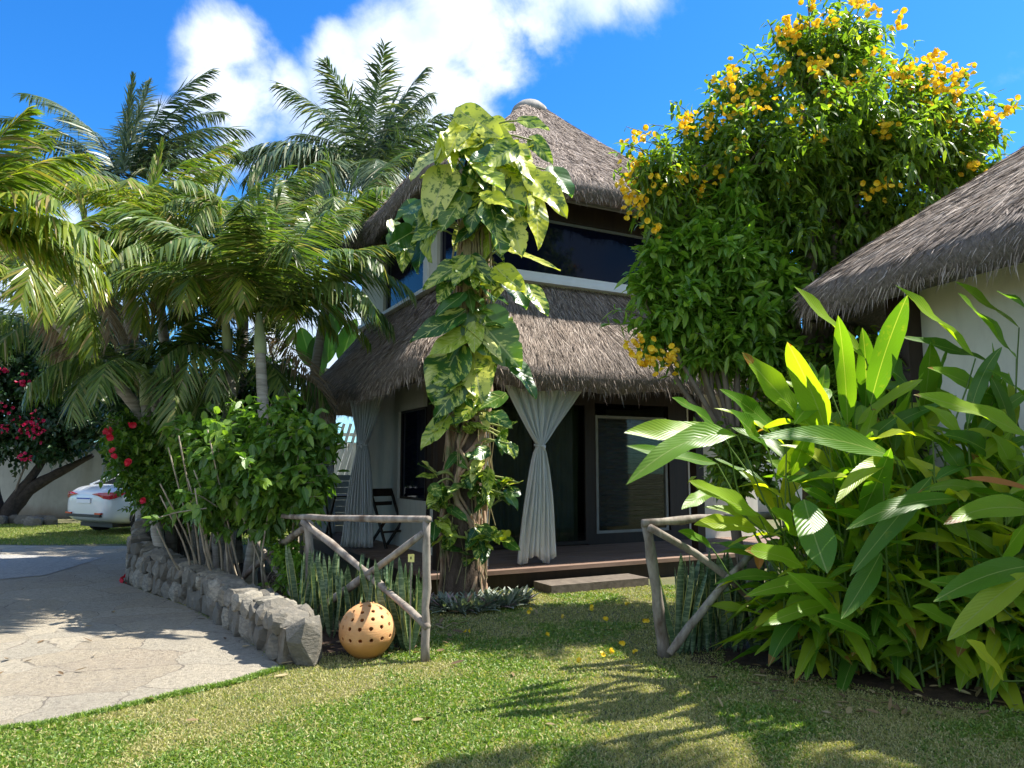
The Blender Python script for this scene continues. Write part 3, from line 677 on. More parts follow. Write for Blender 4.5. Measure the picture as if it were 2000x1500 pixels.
# slatted screen, sunlit, beyond the veranda
cp = G(665, 1000); q = P(640, 900, 17.5)
ss = thing('slatted_screen', 'white leaning slat screen seen through the veranda', 'screen', (P(650, 900, 17.5)[0], 17.5, 0))
M_WH = mat_noise('white_slat', (.66, .66, .60), (.78, .78, .72), 6, .7, .1)
for k in range(13):
    x = -.9+k*.16; m = MB(); beam(m, (x-.25, 0, .3), (x+.35, 0, 2.5), .07, .025); m.build('slat', M_WH, ss, world=False)
for z in (.4, 2.2):
    m = MB(); box(m, (-1.3, .03, z), (1.5, .07, z+.08)); m.build('rail', M_WH, ss, world=False)

# ------------------------------------------------------------------ right hut
HE = np.array([2.53, 7.1])          # far left eave corner
dr_ = np.array([math.cos(TH), math.sin(TH)]); dn_ = np.array([math.sin(TH), -math.cos(TH)])
hx, hy = 3.4, 3.2
hc = HE+dr_*hx+dn_*hy
hut = thing('thatched_hut', 'single storey cream hut with a grey thatched roof at the right edge', 'hut', (hc[0], hc[1], 0), TH)
thatch_roof(hut, 'thatched_roof', (-.3, .3, -.1, .1), (-hx, hx, -hy, hy), 5.95, 3.22, .2, .8, .25, 70000, 16000, sag=.14, seed=21, slv=(.12, .22), sw=.009)
wm = MB(); ix = .8
box(wm, (-hx+ix, -hy+ix, 0.002), (-hx+ix+.18, hy-ix, 3.35)); box(wm, (-hx+ix+.18, hy-ix-.18, 0.002), (hx-ix, hy-ix, 3.35)); box(wm, (hx-ix-.18, -hy+ix+.18, .002), (hx-ix, hy-ix-.18, 3.35)); box(wm, (-hx+ix+.18, -hy+ix, .002), (hx-ix, -hy+ix+.18, 3.35))
wm.build('wall', M_WALL, hut, world=False)
m = MB(); box(m, (-hx+ix-.2, hy-ix-.2, .002), (-hx+ix-.003, hy-ix, 3.2)); m.build('post', M_DARKWOOD, hut, world=False)
m = MB()
for k in np.arange(-hy+.5, hy-.4, .5): beam(m, (-hx+.15, k, 3.02), (-hx+1.2, k, 3.55), .05, .08)
m.build('rafter', M_DARKWOOD, hut, world=False)

# ------------------------------------------------------------------ perimeter wall, car
pw = thing('garden_wall', 'pale rendered boundary wall stained brown at its foot behind the car', 'wall', (-8, 22, 0))
m = MB(); box(m, (-34, 22, .002), (14, 22.2, 2.15)); m.build('wall_panel', M_PERI, pw)
for x in (-19.5, -16.0, -12.2, -8.6, -5.):
    m = MB(); box(m, (x-.14, 21.9, .002), (x+.14, 21.998, 2.22)); m.build('pilaster', M_PERI, pw)
m = MB(); box(m, (-34, 21.96, 2.152), (14, 22.24, 2.21)); m.build('coping', M_PERI, pw)

def rock(mb, c, sx, sy, sz, rg, R3=None):
    bm = bmesh.new(); pts = rg.normal(size=(30, 3)); pts = pts/(np.abs(pts)**5).sum(1, keepdims=True)**.2*(.88+.12*rg.random((30, 1)))
    pts = pts*np.array([sx, sy, sz])/2
    for p in pts: bm.verts.new(p)
    bmesh.ops.convex_hull(bm, input=bm.verts)
    for v in [v for v in bm.verts if not v.link_faces]: bm.verts.remove(v)
    bmesh.ops.triangulate(bm, faces=bm.faces)
    bm.verts.index_update(); V = np.array([v.co[:] for v in bm.verts]); F_ = np.array([[v.index for v in f.verts] for f in bm.faces])
    bm.free()
    if R3 is not None: V = V @ R3.T
    mb.add(V+np.asarray(c), F_)
def mat_rock():
    m, t, b = newmat('garden_stone'); v = objco(t); g_ = N(t, 'ShaderNodeNewGeometry')
    col = ramp(t, g_.outputs['Random Per Island'], [(0, (.09, .08, .062)), (.5, (.18, .16, .125)), (1, (.31, .28, .22))])
    col = mixc(t, ramp(t, noise(t, scalevec(t, v, (1, 1, 2.5)), 16, 6, .7), [(.42, .7), (.58, 0.)]), col, (.10, .095, .08))
    col = mixc(t, ramp(t, noise(t, v, 7, 5, .6), [(.58, 0.), (.70, .5)]), col, (.42, .38, .31))
    L(t, col, b.inputs['Base Color']); b.inputs['Roughness'].default_value = .88
    bump(t, b, noise(t, scalevec(t, v, (1, 1, 2)), 26, 6, .7), .9, .02); return m
M_ROCK = mat_rock(); M_MORT = mat_noise('mortar', (.11, .09, .065), (.22, .19, .145), 18, .95, .9, .02)
rg = np.random.default_rng(5)
wpl = interp([(-1.60, 5.72, 0), (-2.15, 6.5, 0), (-3.25, 8.0, 0), (-4.15, 8.95, 0), (-4.8, 9.75, 0), (-4.95, 10.6, 0), (-4.9, 11.4, 0)], 70)
hts = np.interp(np.linspace(0, 1, 70), [0, .1, .35, .52, .66, .74, .8, 1], [.31, .32, .34, .42, .55, .80, .88, .76])
sw_ = thing('stone_wall', 'low rough stone retaining wall curving along the path', 'wall', wpl[0])
Tn = nrm(np.gradient(wpl, axis=0)); Nn = np.column_stack([-Tn[:, 1], Tn[:, 0], Tn[:, 2]])   # points to the path (left/front)
Nn = Nn*np.sign(-(Nn[:, 0]*1.0+Nn[:, 1]*1.0))[:, None]
m = MB(); V = []
for i in range(70):
    h = hts[i]-.05
    for (o_, z) in ((.12, 0), (.10, h), (-.13, h), (-.15, 0)): V.append(wpl[i]+Nn[i]*o_+np.array([0, 0, z]))
F_ = np.array([[4*i+k, 4*i+(k+1) % 4, 4*i+4+(k+1) % 4, 4*i+4+k] for i in range(69) for k in range(4)])
m.add(V, [F_, np.array([[3, 2, 1, 0], [276, 277, 278, 279]])]); m.build('mortar', M_MORT, sw_)
m = MB(); tot = np.cumsum(np.r_[0, np.linalg.norm(np.diff(wpl, axis=0), axis=1)])
def at(s):
    i = min(int(np.searchsorted(tot, s)), 69); return wpl[i], Tn[i], Nn[i], hts[i]
s = 0.
for side in (1, -1):
    row = 0; z = 0.
    while row < 6:
        s = rg.random()*.1; z = row*.19
        while s < tot[-1]:
            ln = .12+.19*rg.random(); c, tn, nn, h = at(s+ln/2)
            if z+.1 < h and not (side < 0 and row < 0):
                hh = min(.21+.08*rg.random(), h-z+.06)
                a = math.atan2(tn[1], tn[0]); b_a = rg.normal()*.35
                Rz = np.array([[math.cos(a), -math.sin(a), 0], [math.sin(a), math.cos(a), 0], [0, 0, 1]])
                Ry = np.array([[math.cos(b_a), 0, math.sin(b_a)], [0, 1, 0], [-math.sin(b_a), 0, math.cos(b_a)]])
                rock(m, c+nn*(.10 if side > 0 else -.12)+np.array([0, 0, z+hh*.45]), ln*.98, .15, hh*.94, rg, Rz@Ry)
            s += ln*.93
        row += 1
s = 0
while s < tot[-1]:      # cap stones
    ln = .14+.14*rg.random(); c, tn, nn, h = at(s+ln/2); a = math.atan2(tn[1], tn[0])+rg.normal()*.2
    b_a = rg.normal()*.35
    Rz = np.array([[math.cos(a), -math.sin(a), 0], [math.sin(a), math.cos(a), 0], [0, 0, 1]])@np.array([[math.cos(b_a), 0, math.sin(b_a)], [0, 1, 0], [-math.sin(b_a), 0, math.cos(b_a)]])
    rock(m, c+np.array([0, 0, h-.01]), ln*1.05, .27, .10+.10*rg.random(), rg, Rz); s += ln
# end stone
rock(m, wpl[0]+np.array([.05, -.02, .17]), .26, .3, .40, rg, np.eye(3))
m.build('stones', M_ROCK, sw_)
for k in range(8):
    m = MB(); rock(m, G(-20+k*17, 1024+rg.normal()*2)+np.array([0, 0, .1]), .34+.2*rg.random(), .3, .30, rg)
    single('border_rock', m, M_ROCK, 'rough border rock below the bougainvillea trunk, one of a row', 'rock', G(-20+k*17, 1024), 'border rocks by the boundary wall')

# car
def build_car():
    base = G(222, 1050); ang = R(60)
    f = np.array([math.cos(ang), math.sin(ang)]); lat = np.array([f[1], -f[0]])
    c0 = np.array([base[0], base[1]+.35])-lat*.9-f*.35
    car = thing('parked_car', 'white sedan parked on the grass strip, its rear with red tail lamps toward the path', 'car', (c0[0], c0[1], 0), ang-pi/2)
    m_p, t, b = newmat('car_paint'); b.inputs['Base Color'].default_value = (.62, .65, .67, 1); b.inputs['Roughness'].default_value = .28; b.inputs['Coat Weight'].default_value = .8; b.inputs['Coat Roughness'].default_value = .05
    m_g, t, b = newmat('car_glass'); b.inputs['Base Color'].default_value = (.012, .015, .018, 1); b.inputs['Roughness'].default_value = .04
    m_b, t, b = newmat('black_plastic'); b.inputs['Base Color'].default_value = (.02, .02, .022, 1); b.inputs['Roughness'].default_value = .55
    m_t, t, b = newmat('tyre_rubber'); b.inputs['Base Color'].default_value = (.015, .015, .015, 1); b.inputs['Roughness'].default_value = .85
    m_r, t, b = newmat('red_lens'); b.inputs['Base Color'].default_value = (.42, .006, .012, 1); b.inputs['Roughness'].default_value = .12; b.inputs['Coat Weight'].default_value = 1
    m_a, t, b = newmat('alloy'); b.inputs['Base Color'].default_value = (.5, .5, .52, 1); b.inputs['Metallic'].default_value = .9; b.inputs['Roughness'].default_value = .3
    # body sections along y (0 rear .. 4.5 front): (y, zbottom, zbelt, half width, ztop-deck)
    secs = [(0.0, .42, .80, .60, .86), (.05, .34, .82, .74, .98), (.18, .27, .88, .84, 1.06), (.5, .22, .92, .885, 1.10), (.95, .20, .93, .90, 1.09), (1.6, .19, .92, .905, 1.02),
            (2.4, .19, .90, .905, .99), (3.1, .19, .88, .90, .97), (3.7, .21, .80, .885, .90), (4.1, .25, .70, .82, .80), (4.35, .32, .60, .66, .68), (4.42, .42, .55, .5, .58)]
    rings = []
    for (y, zb, zl, w_, zt) in secs:
        prof = [(0, zb), (.55, zb), (.9, zb+.03), (.985, zb+.14), (1.0, zb+(zl-zb)*.55), (.985, zl-.03), (.93, zl+(zt-zl)*.35), (.72, zt-.012), (.38, zt), (0, zt+.008)]
        full = prof+[(-x, z) for x, z in prof[-2:0:-1]]
        rings.append([(x*w_, y, z) for x, z in full])
    V = np.array(rings).reshape(-1, 3); K = len(rings[0])
    F_ = [[a*K+i, a*K+(i+1) % K, (a+1)*K+(i+1) % K, (a+1)*K+i] for a in range(len(rings)-1) for i in range(K)]
    bm = bmesh.new(); vs = [bm.verts.new(v) for v in V]
    for q in F_: bm.faces.new([vs[i] for i in q])
    bm.faces.new([vs[i] for i in range(K)][::-1]); bm.faces.new([vs[(len(rings)-1)*K+i] for i in range(K)])
    bmesh.ops.recalc_face_normals(bm, faces=bm.faces)
    me = bpy.data.meshes.new('body'); bm.to_mesh(me); bm.free(); me.materials.append(m_p)
    for p in me.polygons: p.use_smooth = True
    o = bpy.data.objects.new('body', me); C.objects.link(o); o.parent = car
    s_ = o.modifiers.new('s', 'SUBSURF'); s_.levels = s_.render_levels = 2
    # cabin
    cab = [(.55, 1.06, .74, 1.10), (1.05, 1.06, .76, 1.30), (1.55, 1.0, .77, 1.43), (2.2, .98, .77, 1.455), (2.75, .96, .76, 1.38), (3.35, .93, .74, 1.0)]
    rings = []
    for (y, zb, w_, zt) in cab:
        rings.append([(w_, y, zb), (w_*.93, y, zb+(zt-zb)*.6), (w_*.80, y, zt-.03), (w_*.4, y, zt), (-w_*.4, y, zt), (-w_*.80, y, zt-.03), (-w_*.93, y, zb+(zt-zb)*.6), (-w_, y, zb)])
    V = np.array(rings).reshape(-1, 3); K = 8
    mb = MB(); mb.add(V, np.array([[a*K+i, a*K+i+1, (a+1)*K+i+1, (a+1)*K+i] for a in range(5) for i in range(K-1)])); mb.build('windscreen', m_g, car, world=False, smooth=True)
    mb = MB(); sel = rings[1:5]; V = np.array([[(x*1.02, y, z+.012) for x, y, z in r[2:6]] for r in sel]).reshape(-1, 3)
    mb.add(V, np.array([[a*4+i, a*4+i+1, a*4+5+i, a*4+4+i] for a in range(3) for i in range(3)]))
    for sx in (1, -1):
        for yy in (0, 2, 4): pass
        tube(mb, [(sx*.66, .5, 1.07), (sx*.60, 1.05, 1.30), (sx*.63, 1.5, 1.42)], .03, 6); tube(mb, [(sx*.63, 2.7, 1.38), (sx*.72, 3.35, 1.0)], .03, 6); tube(mb, [(sx*.74, 2.1, 1.0), (sx*.62, 2.1, 1.43)], .025, 6)
    mb.build('roof', m_p, car, world=False, smooth=True)
    # wheels
    for sx in (1, -1):
        for y in (.92, 3.55):
            a = np.linspace(0, 2*pi, 33)[:-1]
            mb = MB(); x0, x1 = sx*.74, sx*.90
            prof = [(x0, .24), (x0, .31), (x0+sx*.02, .33), (x1-sx*.02, .33), (x1, .31), (x1, .235)]
            V = np.array([[(x, y+r*math.cos(t_), .33+r*math.sin(t_)) for t_ in a] for x, r in prof]).reshape(-1, 3); K = 32
            mb.add(V, np.array([[p*K+i, p*K+(i+1) % K, (p+1)*K+(i+1) % K, (p+1)*K+i] for p in range(5) for i in range(K)])); wh = mb.build('wheel', m_t, car, world=False, smooth=True)
            mb = MB()
            for j in range(8):
                t_ = j*pi/4; beam(mb, (x1-sx*.01, y, .33), (x1-sx*.01, y+.23*math.cos(t_), .33+.23*math.sin(t_)), .035, .05)
            tube(mb, [(x1-sx*.05, y, .33), (x1+sx*.0, y, .33)], .06, 12); mb.build('rim', m_a, wh, world=False)
            mb = MB(); V = np.array([[(x, y+r*math.cos(t_), .34+r*math.sin(t_)) for t_ in np.linspace(-.1, pi+.1, 20)] for x, r in ((sx*.86, .37), (sx*.913, .37), (sx*.913, .40), (sx*.86, .40))]).reshape(-1, 3)
            mb.add(V, np.array([[p*20+i, p*20+i+1, ((p+1) % 4)*20+i+1, ((p+1) % 4)*20+i] for p in range(4) for i in range(19)])); mb.build('wheel_arch', m_b, car, world=False)
    # tail lamps: a pointed red wedge wrapping the corner
    for sx in (1, -1):
        mb = MB(); path = [(.33, -.012), (.52, -.005), (.66, .03), (.78, .10), (.86, .22), (.905, .42)]
        zt = [.90, .925, .93, .935, .94, .95]; zb = [.885, .86, .80, .78, .82, .93]
        V = []
        for (x, y), a_, b_ in zip(path, zt, zb): V += [(sx*x, y-.012, b_), (sx*x, y-.02, (a_+b_)/2), (sx*x, y-.008, a_), (sx*(x-.05), y+.06, a_), (sx*(x-.05), y+.06, b_)]
        mb.add(V, [np.array([[a*5+i, a*5+(i+1) % 5, a*5+5+(i+1) % 5, a*5+5+i] for a in range(5) for i in range(5)])]); mb.build('tail_lamp', m_r, car, world=False, smooth=False)
        mb = MB(); box(mb, (.44 if sx > 0 else -.66, -.022, .462), (.66 if sx > 0 else -.44, .03, .50)); mb.build('reflector', m_r, car, world=False)
    mb = MB(); box(mb, (-.62, -.014, .40), (.62, .06, .46)); mb.build('bumper_insert', m_b, car, world=False)
    mb = MB(); box(mb, (-.25, -.02, .70), (.25, .0, .81)); pl = mb.build('number_plate', mat_noise('plate_white', (.7, .72, .74), (.78, .8, .82), 5, .4, 0), car, world=False)
    mb = MB(); box(mb, (-.25, -.0225, .785), (.25, -.0202, .81)); mb.build('plate_band', mat_noise('plate_blue', (.01, .05, .35), (.02, .07, .4), 5, .4, 0), pl, world=False)
    mb = MB(); tube(mb, [(0, 1.1, 1.33), (0, 1.0, 1.40), (0, .9, 1.47)], [.02, .012, .004], 6); mb.build('antenna', m_b, car, world=False)
    mb = MB(); box(mb, (-.6, .30, .17), (.6, .9, .26)); mb.build('underbody', m_b, car, world=False)
build_car()

# ------------------------------------------------------------------ rustic pole fences
def pole(mb, a, b, r, rg, bend=.02):
    a = np.array(a, float); b = np.array(b, float); n = 9
    pts = a+(b-a)*np.linspace(0, 1, n)[:, None]; off = rg.normal(size=3)*bend
    r = r*.88; pts += np.sin(np.linspace(0, pi, n))[:, None]*off+rg.normal(size=(n, 3))*.003
    tube(mb, pts, r*(1+.10*rg.normal(size=n))*np.linspace(1.08, .92, n), 10, rough=.04)
rg = np.random.default_rng(12)
fl = thing('pole_fence', 'weathered rustic pole fence with crossed braces behind the clay globe', 'fence', (-.65, 5.77, 0))
F1 = np.array([-.655, 5.77, 0]); F2 = np.array([-1.96, 7.2, 0]); F3 = np.array([-3.38, 9.1, 0]); F4 = np.array([-4.75, 10.6, 0])
up_ = lambda p, z, dx=0, dy=0: p+np.array([dx, dy, z])
def fp(nm, a, b, r, par, bend=.015):
    m = MB(); pole(m, a, b, r, rg, bend); m.build(nm, M_POLE, par, smooth=True)
fp('post', up_(F1, 0), up_(F1, 1.05), .037, fl); fp('post', up_(F2, 0), up_(F2, 1.0), .042, fl); fp('post', up_(F3, 0), up_(F3, 1.02), .045, fl); fp('post', up_(F4, 0), up_(F4, 1.35), .06, fl)
fp('rail', up_(F1, 1.065, .02, -.03), P(552, 1008, 7.4), .03, fl, .01)
nf = np.array([-.07, -.07, 0])
fp('brace', P(592, 1018, 7.1), up_(F1, .26, .02, -.02), .034, fl); fp('brace', P(597, 1208, 7.05), up_(F1, .95, -.02)+nf*.2, .034, fl)
fp('brace', P(607, 1025, 7.2), P(459, 1146, 8.9), .036, fl); fp('brace', P(477, 1013, 8.9), P(597, 1200, 7.15), .034, fl)
fp('brace', P(452, 1000, 9.0), P(390, 1100, 10.2), .04, fl); fp('brace', P(408, 1070, 10.2), P(452, 1150, 9.0), .036, fl)
fr_ = thing('pole_fence', 'dark leaning pole fence with crossed braces beside the broad leaved plants', 'fence', (1.17, 5.7, 0))
r0 = G(1297, 1283); r2 = G(1538, 1262)
fp('post', r0, P(1262, 1022, 5.75), .05, fr_, .02); fp('post', r2, P(1538, 1010, 6.0), .05, fr_)
fp('rail', P(1255, 1022, 5.72), P(1545, 1005, 6.0), .035, fr_, .03); fp('brace', P(1268, 1030, 5.65), P(1528, 1256, 5.85), .032, fr_, .05); fp('brace', P(1308, 1276, 5.6), P(1470, 1080, 5.8), .034, fr_, .02)

# ------------------------------------------------------------------ clay globe
def globe():
    c = G(711, 1290); Rr = .215
    nu, nv = 260, 150; bm = bmesh.new(); grid = {}
    holes = []
    for lat, n, ph in ((74, 5, 0), (56, 9, .2), (38, 13, .1), (19, 15, .35), (-4, 16, .1)):
        for k in range(n): holes.append((R(lat), (k+ph)*2*pi/n))
    hv = np.array([[math.cos(a)*math.cos(b), math.cos(a)*math.sin(b), math.sin(a)] for a, b in holes]); hr = .072
    def shape(d):
        z = d[2]; r = 1.
        if z < -.2: r = 1-.10*((-.2-z)/.8)**1.0
        return np.array([d[0]*Rr*r, d[1]*Rr*r, z*Rr*.99])
    U = np.linspace(0, 2*pi, nu, endpoint=False); Vv = np.linspace(-pi/2+.45, pi/2-.0001, nv)
    D_ = np.stack([np.outer(np.cos(Vv), np.cos(U)), np.outer(np.cos(Vv), np.sin(U)), np.outer(np.sin(Vv), np.ones(nu))], 2)
    dist = np.linalg.norm(D_[:, :, None]-hv[None, None], axis=3); near = dist.argmin(2); dm = dist.min(2)
    # snap ring vertices near a hole to the rim
    for i in range(nv):
        for j in range(nu):
            if abs(dm[i, j]-hr) < .018:
                h = hv[near[i, j]]; d = D_[i, j]-h; d = d*(hr/np.linalg.norm(d)); D_[i, j] = nrm(h+d); 
    dist = np.linalg.norm(D_[:, :, None]-hv[None, None], axis=3).min(2)
    vs = [[bm.verts.new(shape(D_[i, j])) for j in range(nu)] for i in range(nv)]
    for i in range(nv-1):
        for j in range(nu):
            j2 = (j+1) % nu; dd = (dist[i, j]+dist[i, j2]+dist[i+1, j]+dist[i+1, j2])/4
            if dd < hr*.995: continue
            bm.faces.new((vs[i][j], vs[i][j2], vs[i+1][j2], vs[i+1][j]))
    for v in [v for v in bm.verts if not v.link_faces]: bm.verts.remove(v)
    me = bpy.data.meshes.new('clay_globe'); bm.to_mesh(me); bm.free()
    m, t, b = newmat('terracotta'); v = objco(t)
    col = ramp(t, noise(t, v, 7, 5, .6), [(.3, (.50, .235, .085)), (.7, (.61, .335, .14))])
    sp = N(t, 'ShaderNodeSeparateXYZ'); L(t, v, sp.inputs[0])
    lo = N(t, 'ShaderNodeMapRange'); lo.inputs[1].default_value = .02; lo.inputs[2].default_value = -.08; L(t, mth(t, 'ADD', sp.outputs[2], mth(t, 'MULTIPLY', noise(t, v, 9, 3), .06)), lo.inputs[0])
    col = mixc(t, lo.outputs[0], col, (.50, .23, .05))
    col = mixc(t, ramp(t, noise(t, scalevec(t, v, (6, 6, 30)), 2, 4), [(.55, 0.), (.75, .4)]), col, (.38, .17, .06))
    L(t, col, b.inputs['Base Color']); b.inputs['Roughness'].default_value = .7; bump(t, b, noise(t, scalevec(t, v, (1, 1, 6)), 18, 4), .3, .006)
    me.materials.append(m)
    for p in me.polygons: p.use_smooth = True
    o = bpy.data.objects.new('clay_globe', me); C.objects.link(o); o.location = (c[0], c[1]+.1, Rr*.90+.004); o.rotation_euler = (R(4), R(-3), .3)
    s = o.modifiers.new('s', 'SOLIDIFY'); s.thickness = .014; s.offset = -1
    tag(o, 'round terracotta globe pierced with rows of holes, on the lawn by the fence', 'garden ornament')
globe()

# ------------------------------------------------------------------ palms
def frond(ml, mr, o, az, el, Ln, curve, npair, plen, pw, wind=(0, 0, 0), vee=.35, droop=.25, rr=.014, rg=RNG, bare=.12, ang0=68, ang1=26, lat=0.):
    npair = int(npair*1.45); pw = pw*.78
    n = 26; pts = [np.array(o, float)]; d_el = el; step = Ln/(n-1); dirs = []
    for i in range(n):
        t = i/(n-1); e = el-curve*(t**1.25); a = az+lat*t*t
        d = np.array([math.cos(e)*math.cos(a), math.cos(e)*math.sin(a), math.sin(e)])+np.array(wind)*t*.6
        d = d/np.linalg.norm(d); dirs.append(d)
        if i < n-1: pts.append(pts[-1]+d*step)
    pts = np.array(pts); dirs = np.array(dirs)
    tube(mr, pts, np.linspace(rr, rr*.25, n), 5, cap=False)
    s0 = np.array([-math.sin(az), math.cos(az), 0])
    t = np.linspace(bare, .995, npair)+rg.normal(size=npair)*.003; t = np.clip(t, bare, 1)
    f = t*(n-1); i0 = np.clip(f.astype(int), 0, n-2); fr = (f-i0)[:, None]
    p = pts[i0]*(1-fr)+pts[i0+1]*fr; dd = nrm(dirs[i0]*(1-fr)+dirs[i0+1]*fr)
    side = nrm(s0-dd*(dd@s0)[:, None]); upn = np.cross(side, dd); upn *= np.where(upn[:, 2:3] < -.3, 1, 1)
    prof = np.interp(t, [bare, .3, .55, .8, 1.], [.5, .92, 1., .75, .32])
    for sg in (-1, 1):
        a = np.radians(np.interp(t, [0, 1], [ang0, ang1]))+rg.normal(size=npair)*.12+.10*math.sin(rg.random()*9)
        dr = dd*np.cos(a)[:, None]+side*sg*np.sin(a)[:, None]+upn*(vee+rg.normal(size=npair)[:, None]*.08)+np.array(wind)*.5
        keep = rg.random(npair) > .03
        ln = plen*prof*(.9+.2*rg.random(npair))
        leafset(ml, p[keep], nrm(dr)[keep], nrm(upn+side*sg*(-.35)+rg.normal(size=(npair, 3))*.3)[keep], ln[keep], pw*(.85+.3*rg.random(keep.sum())), T_PIN, droop=(droop*(.3+1.6*rg.random(npair)))[keep], fold=.12)
def palm(name, label, base, top, nf, Ln, mat, rg_seed, group=None, plen=.45, pw=.034, npair=48, el=(.15, 1.35), curve=(1.1, 1.9), trunk_r=(.09, .07), bend=.1, wind=(0, 0, 0), shaft=True, spear=2, az0=None, droop=.25, dead=0, vee=.35, hero=(), bmat=None, midp=None):
    rg = np.random.default_rng(rg_seed); base = np.array(base, float); top = np.array(top, float)
    th = thing(name, label, 'palm', base, group=group); nf = int(nf*1.3)
    mid = (base+top)/2+np.array([rg.normal()*bend, rg.normal()*bend, 0])
    if midp is not None: mid = np.array(midp)
    pts = interp([base-np.array([0, 0, .03]), mid, top], 40)
    rad = np.linspace(trunk_r[0], trunk_r[1], 40)*(1+.07*(np.arange(40) % 2)); rad[:3] *= 1.3
    tm = MB(); tube(tm, pts, rad, 12); tm.build('trunk', bmat or M_PALE, th, smooth=True)
    if shaft:
        d = nrm(pts[-1]-pts[-5]); sm = MB(); tube(sm, [pts[-1]-d*.02, pts[-1]+d*.12, pts[-1]+d*.38, pts[-1]+d*.55], [trunk_r[1]*1.25, trunk_r[1]*1.3, trunk_r[1]*.9, trunk_r[1]*.45], 12); sm.build('crown_shaft', M_SHAFT, th, smooth=True)
        o = pts[-1]+d*.42
    else: o = pts[-1]
    ml, mr = MB(), MB()
    for k in range(nf):
        e = el[0]+(el[1]-el[0])*((k*.618) % 1.); az = (az0 or 0)+k*2.39996+rg.normal()*.2
        cv = curve[0]+(curve[1]-curve[0])*rg.random()
        frond(ml, mr, o+np.array([math.cos(az), math.sin(az), 0])*.03, az, e, Ln*(.85+.3*rg.random()), cv*(.6+.5*(e < .8)), npair, plen, pw, wind, vee, droop, rg=rg, lat=rg.normal()*.3)
    for k in range(spear): frond(ml, mr, o, rg.random()*6.28, 1.42, Ln*.75, .25, npair//2, plen*.5, pw, wind, 0, .05, rg=rg, ang0=18, ang1=10)
    for (az, e, l_, cv) in hero: frond(ml, mr, o, R(az), R(e), l_, cv, npair, plen, pw, wind, vee, droop, rg=rg)
    c = ml.build('crown', mat, th); mr.build('frond_stalks', M_RACH, c, smooth=True)
    if dead:
        md, mq = MB(), MB()
        for k in range(dead):
            az = rg.random()*6.28; frond(md, mq, o-np.array([0, 0, .1]), az, -.2, Ln*.8, 1.2, npair, plen*.8, pw*.7, (0, 0, 0), -.2, .6, rg=rg)
        dd_ = md.build('dry_fronds', M_DRYF, th)
    return th
M_DRYF = leaf_mat('dry_frond', [(0, (.22, .15, .09)), (1, (.42, .34, .24))], .2, .7, (1.1, 1, .8))
def gnd(px, D): return np.array([(px-1000)/F*D, D, 0.])
WIND = (-.25, 0, 0)
palm('coconut_palm', 'tall windblown coconut palm standing against the cloud left of the vine', gnd(735, 16), P(726, 350, 16), 17, 3.1, M_COCO, 1, plen=.85, pw=.05, npair=52, trunk_r=(.15, .10), shaft=False, el=(-.3, 1.45), curve=(.7, 1.5), droop=.45, vee=.15, hero=((178, 32, 3.4, .9), (165, 10, 3.0, .9), (5, 45, 3.0, 1.3), (95, 80, 3.0, .3), (60, 75, 2.9, .4), (140, 68, 3.0, .7), (155, 55, 2.8, .9), (30, 60, 2.7, .8), (-70, 74, 2.8, .5), (200, 62, 2.9, .8), (240, 70, 2.6, .7), (120, 76, 2.9, .5), (-20, 25, 2.6, 1.0), (330, 50, 2.6, 1.1)))
palm('coconut_palm', 'tall coconut palm behind the yellowish palms at the upper left', gnd(300, 13.8), P(238, 360, 13.5), 18, 2.7, M_COCO, 2, plen=.7, pw=.042, npair=56, trunk_r=(.15, .10), shaft=False, el=(-.4, 1.4), curve=(.9, 1.6), droop=.3, vee=.2, hero=((172, 50, 3.3, .9), (150, 60, 3.0, .8), (165, 62, 3.5, .9), (158, 44, 3.4, .8), (185, 38, 3.3, .9), (20, 62, 2.8, 1.2), (110, 70, 2.7, .6), (10, 50, 2.6, 1.3), (-10, 30, 2.4, 1.2), (85, 82, 2.4, .2)))
palm('areca_palm', 'tall green palm with a pale trunk standing left of the veranda roof', gnd(495, 8.9), P(509, 690, 9.0), 17, 2.2, M_PALM, 3, el=(.75, 1.42), curve=(1.3, 2.0), plen=.52, pw=.036, npair=56, hero=((5, 58, 2.3, 1.9), (-20, 66, 2.2, 2.0), (175, 58, 2.3, 1.7), (200, 50, 2.1, 1.6), (120, 74, 2.1, 1.0), (60, 76, 2.1, 1.), (90, 85, 2.1, .3), (-60, 62, 2.0, 1.9), (-110, 66, 2.0, 2.0), (150, 40, 2.0, 1.4)), trunk_r=(.085, .06), dead=1)
palm('areca_palm', 'dark leaning palm with a grey ringed trunk behind the hibiscus bush', gnd(345, 9.3), P(285, 790, 9.6), 13, 1.75, M_PALM, 4, plen=.48, pw=.034, npair=46, trunk_r=(.075, .055), el=(.0, 1.2))
palm('areca_palm', 'near yellow green palm at the left edge of the picture', gnd(-190, 6.6), P(-120, 520, 6.9), 13, 1.55, M_PALMY, 5, plen=.5, pw=.042, npair=44, hero=((12, 58, 1.5, .9), (0, 20, 1.5, 1.0), (-15, 35, 1.4, 1.2), (20, 0, 1.5, .8), (5, 75, 1.4, .5)), trunk_r=(.07, .06), az0=.3, curve=(.7, 1.3))
palm('areca_palm', 'yellowish palm with browned fronds left of centre behind the hanging fronds', gnd(352, 10.3), P(95, 610, 9.2), 15, 1.8, M_PALMY, 6, midp=P(300, 850, 9.9), plen=.45, pw=.036, npair=46, dead=3, curve=(1.2, 2.0))
palm('areca_palm', 'green palm rising behind the leaning palm', gnd(365, 10.8), P(205, 590, 10.3), 15, 2.0, M_PALMY, 7, midp=P(325, 850, 10.7), plen=.48, pw=.034, npair=46, dead=1)
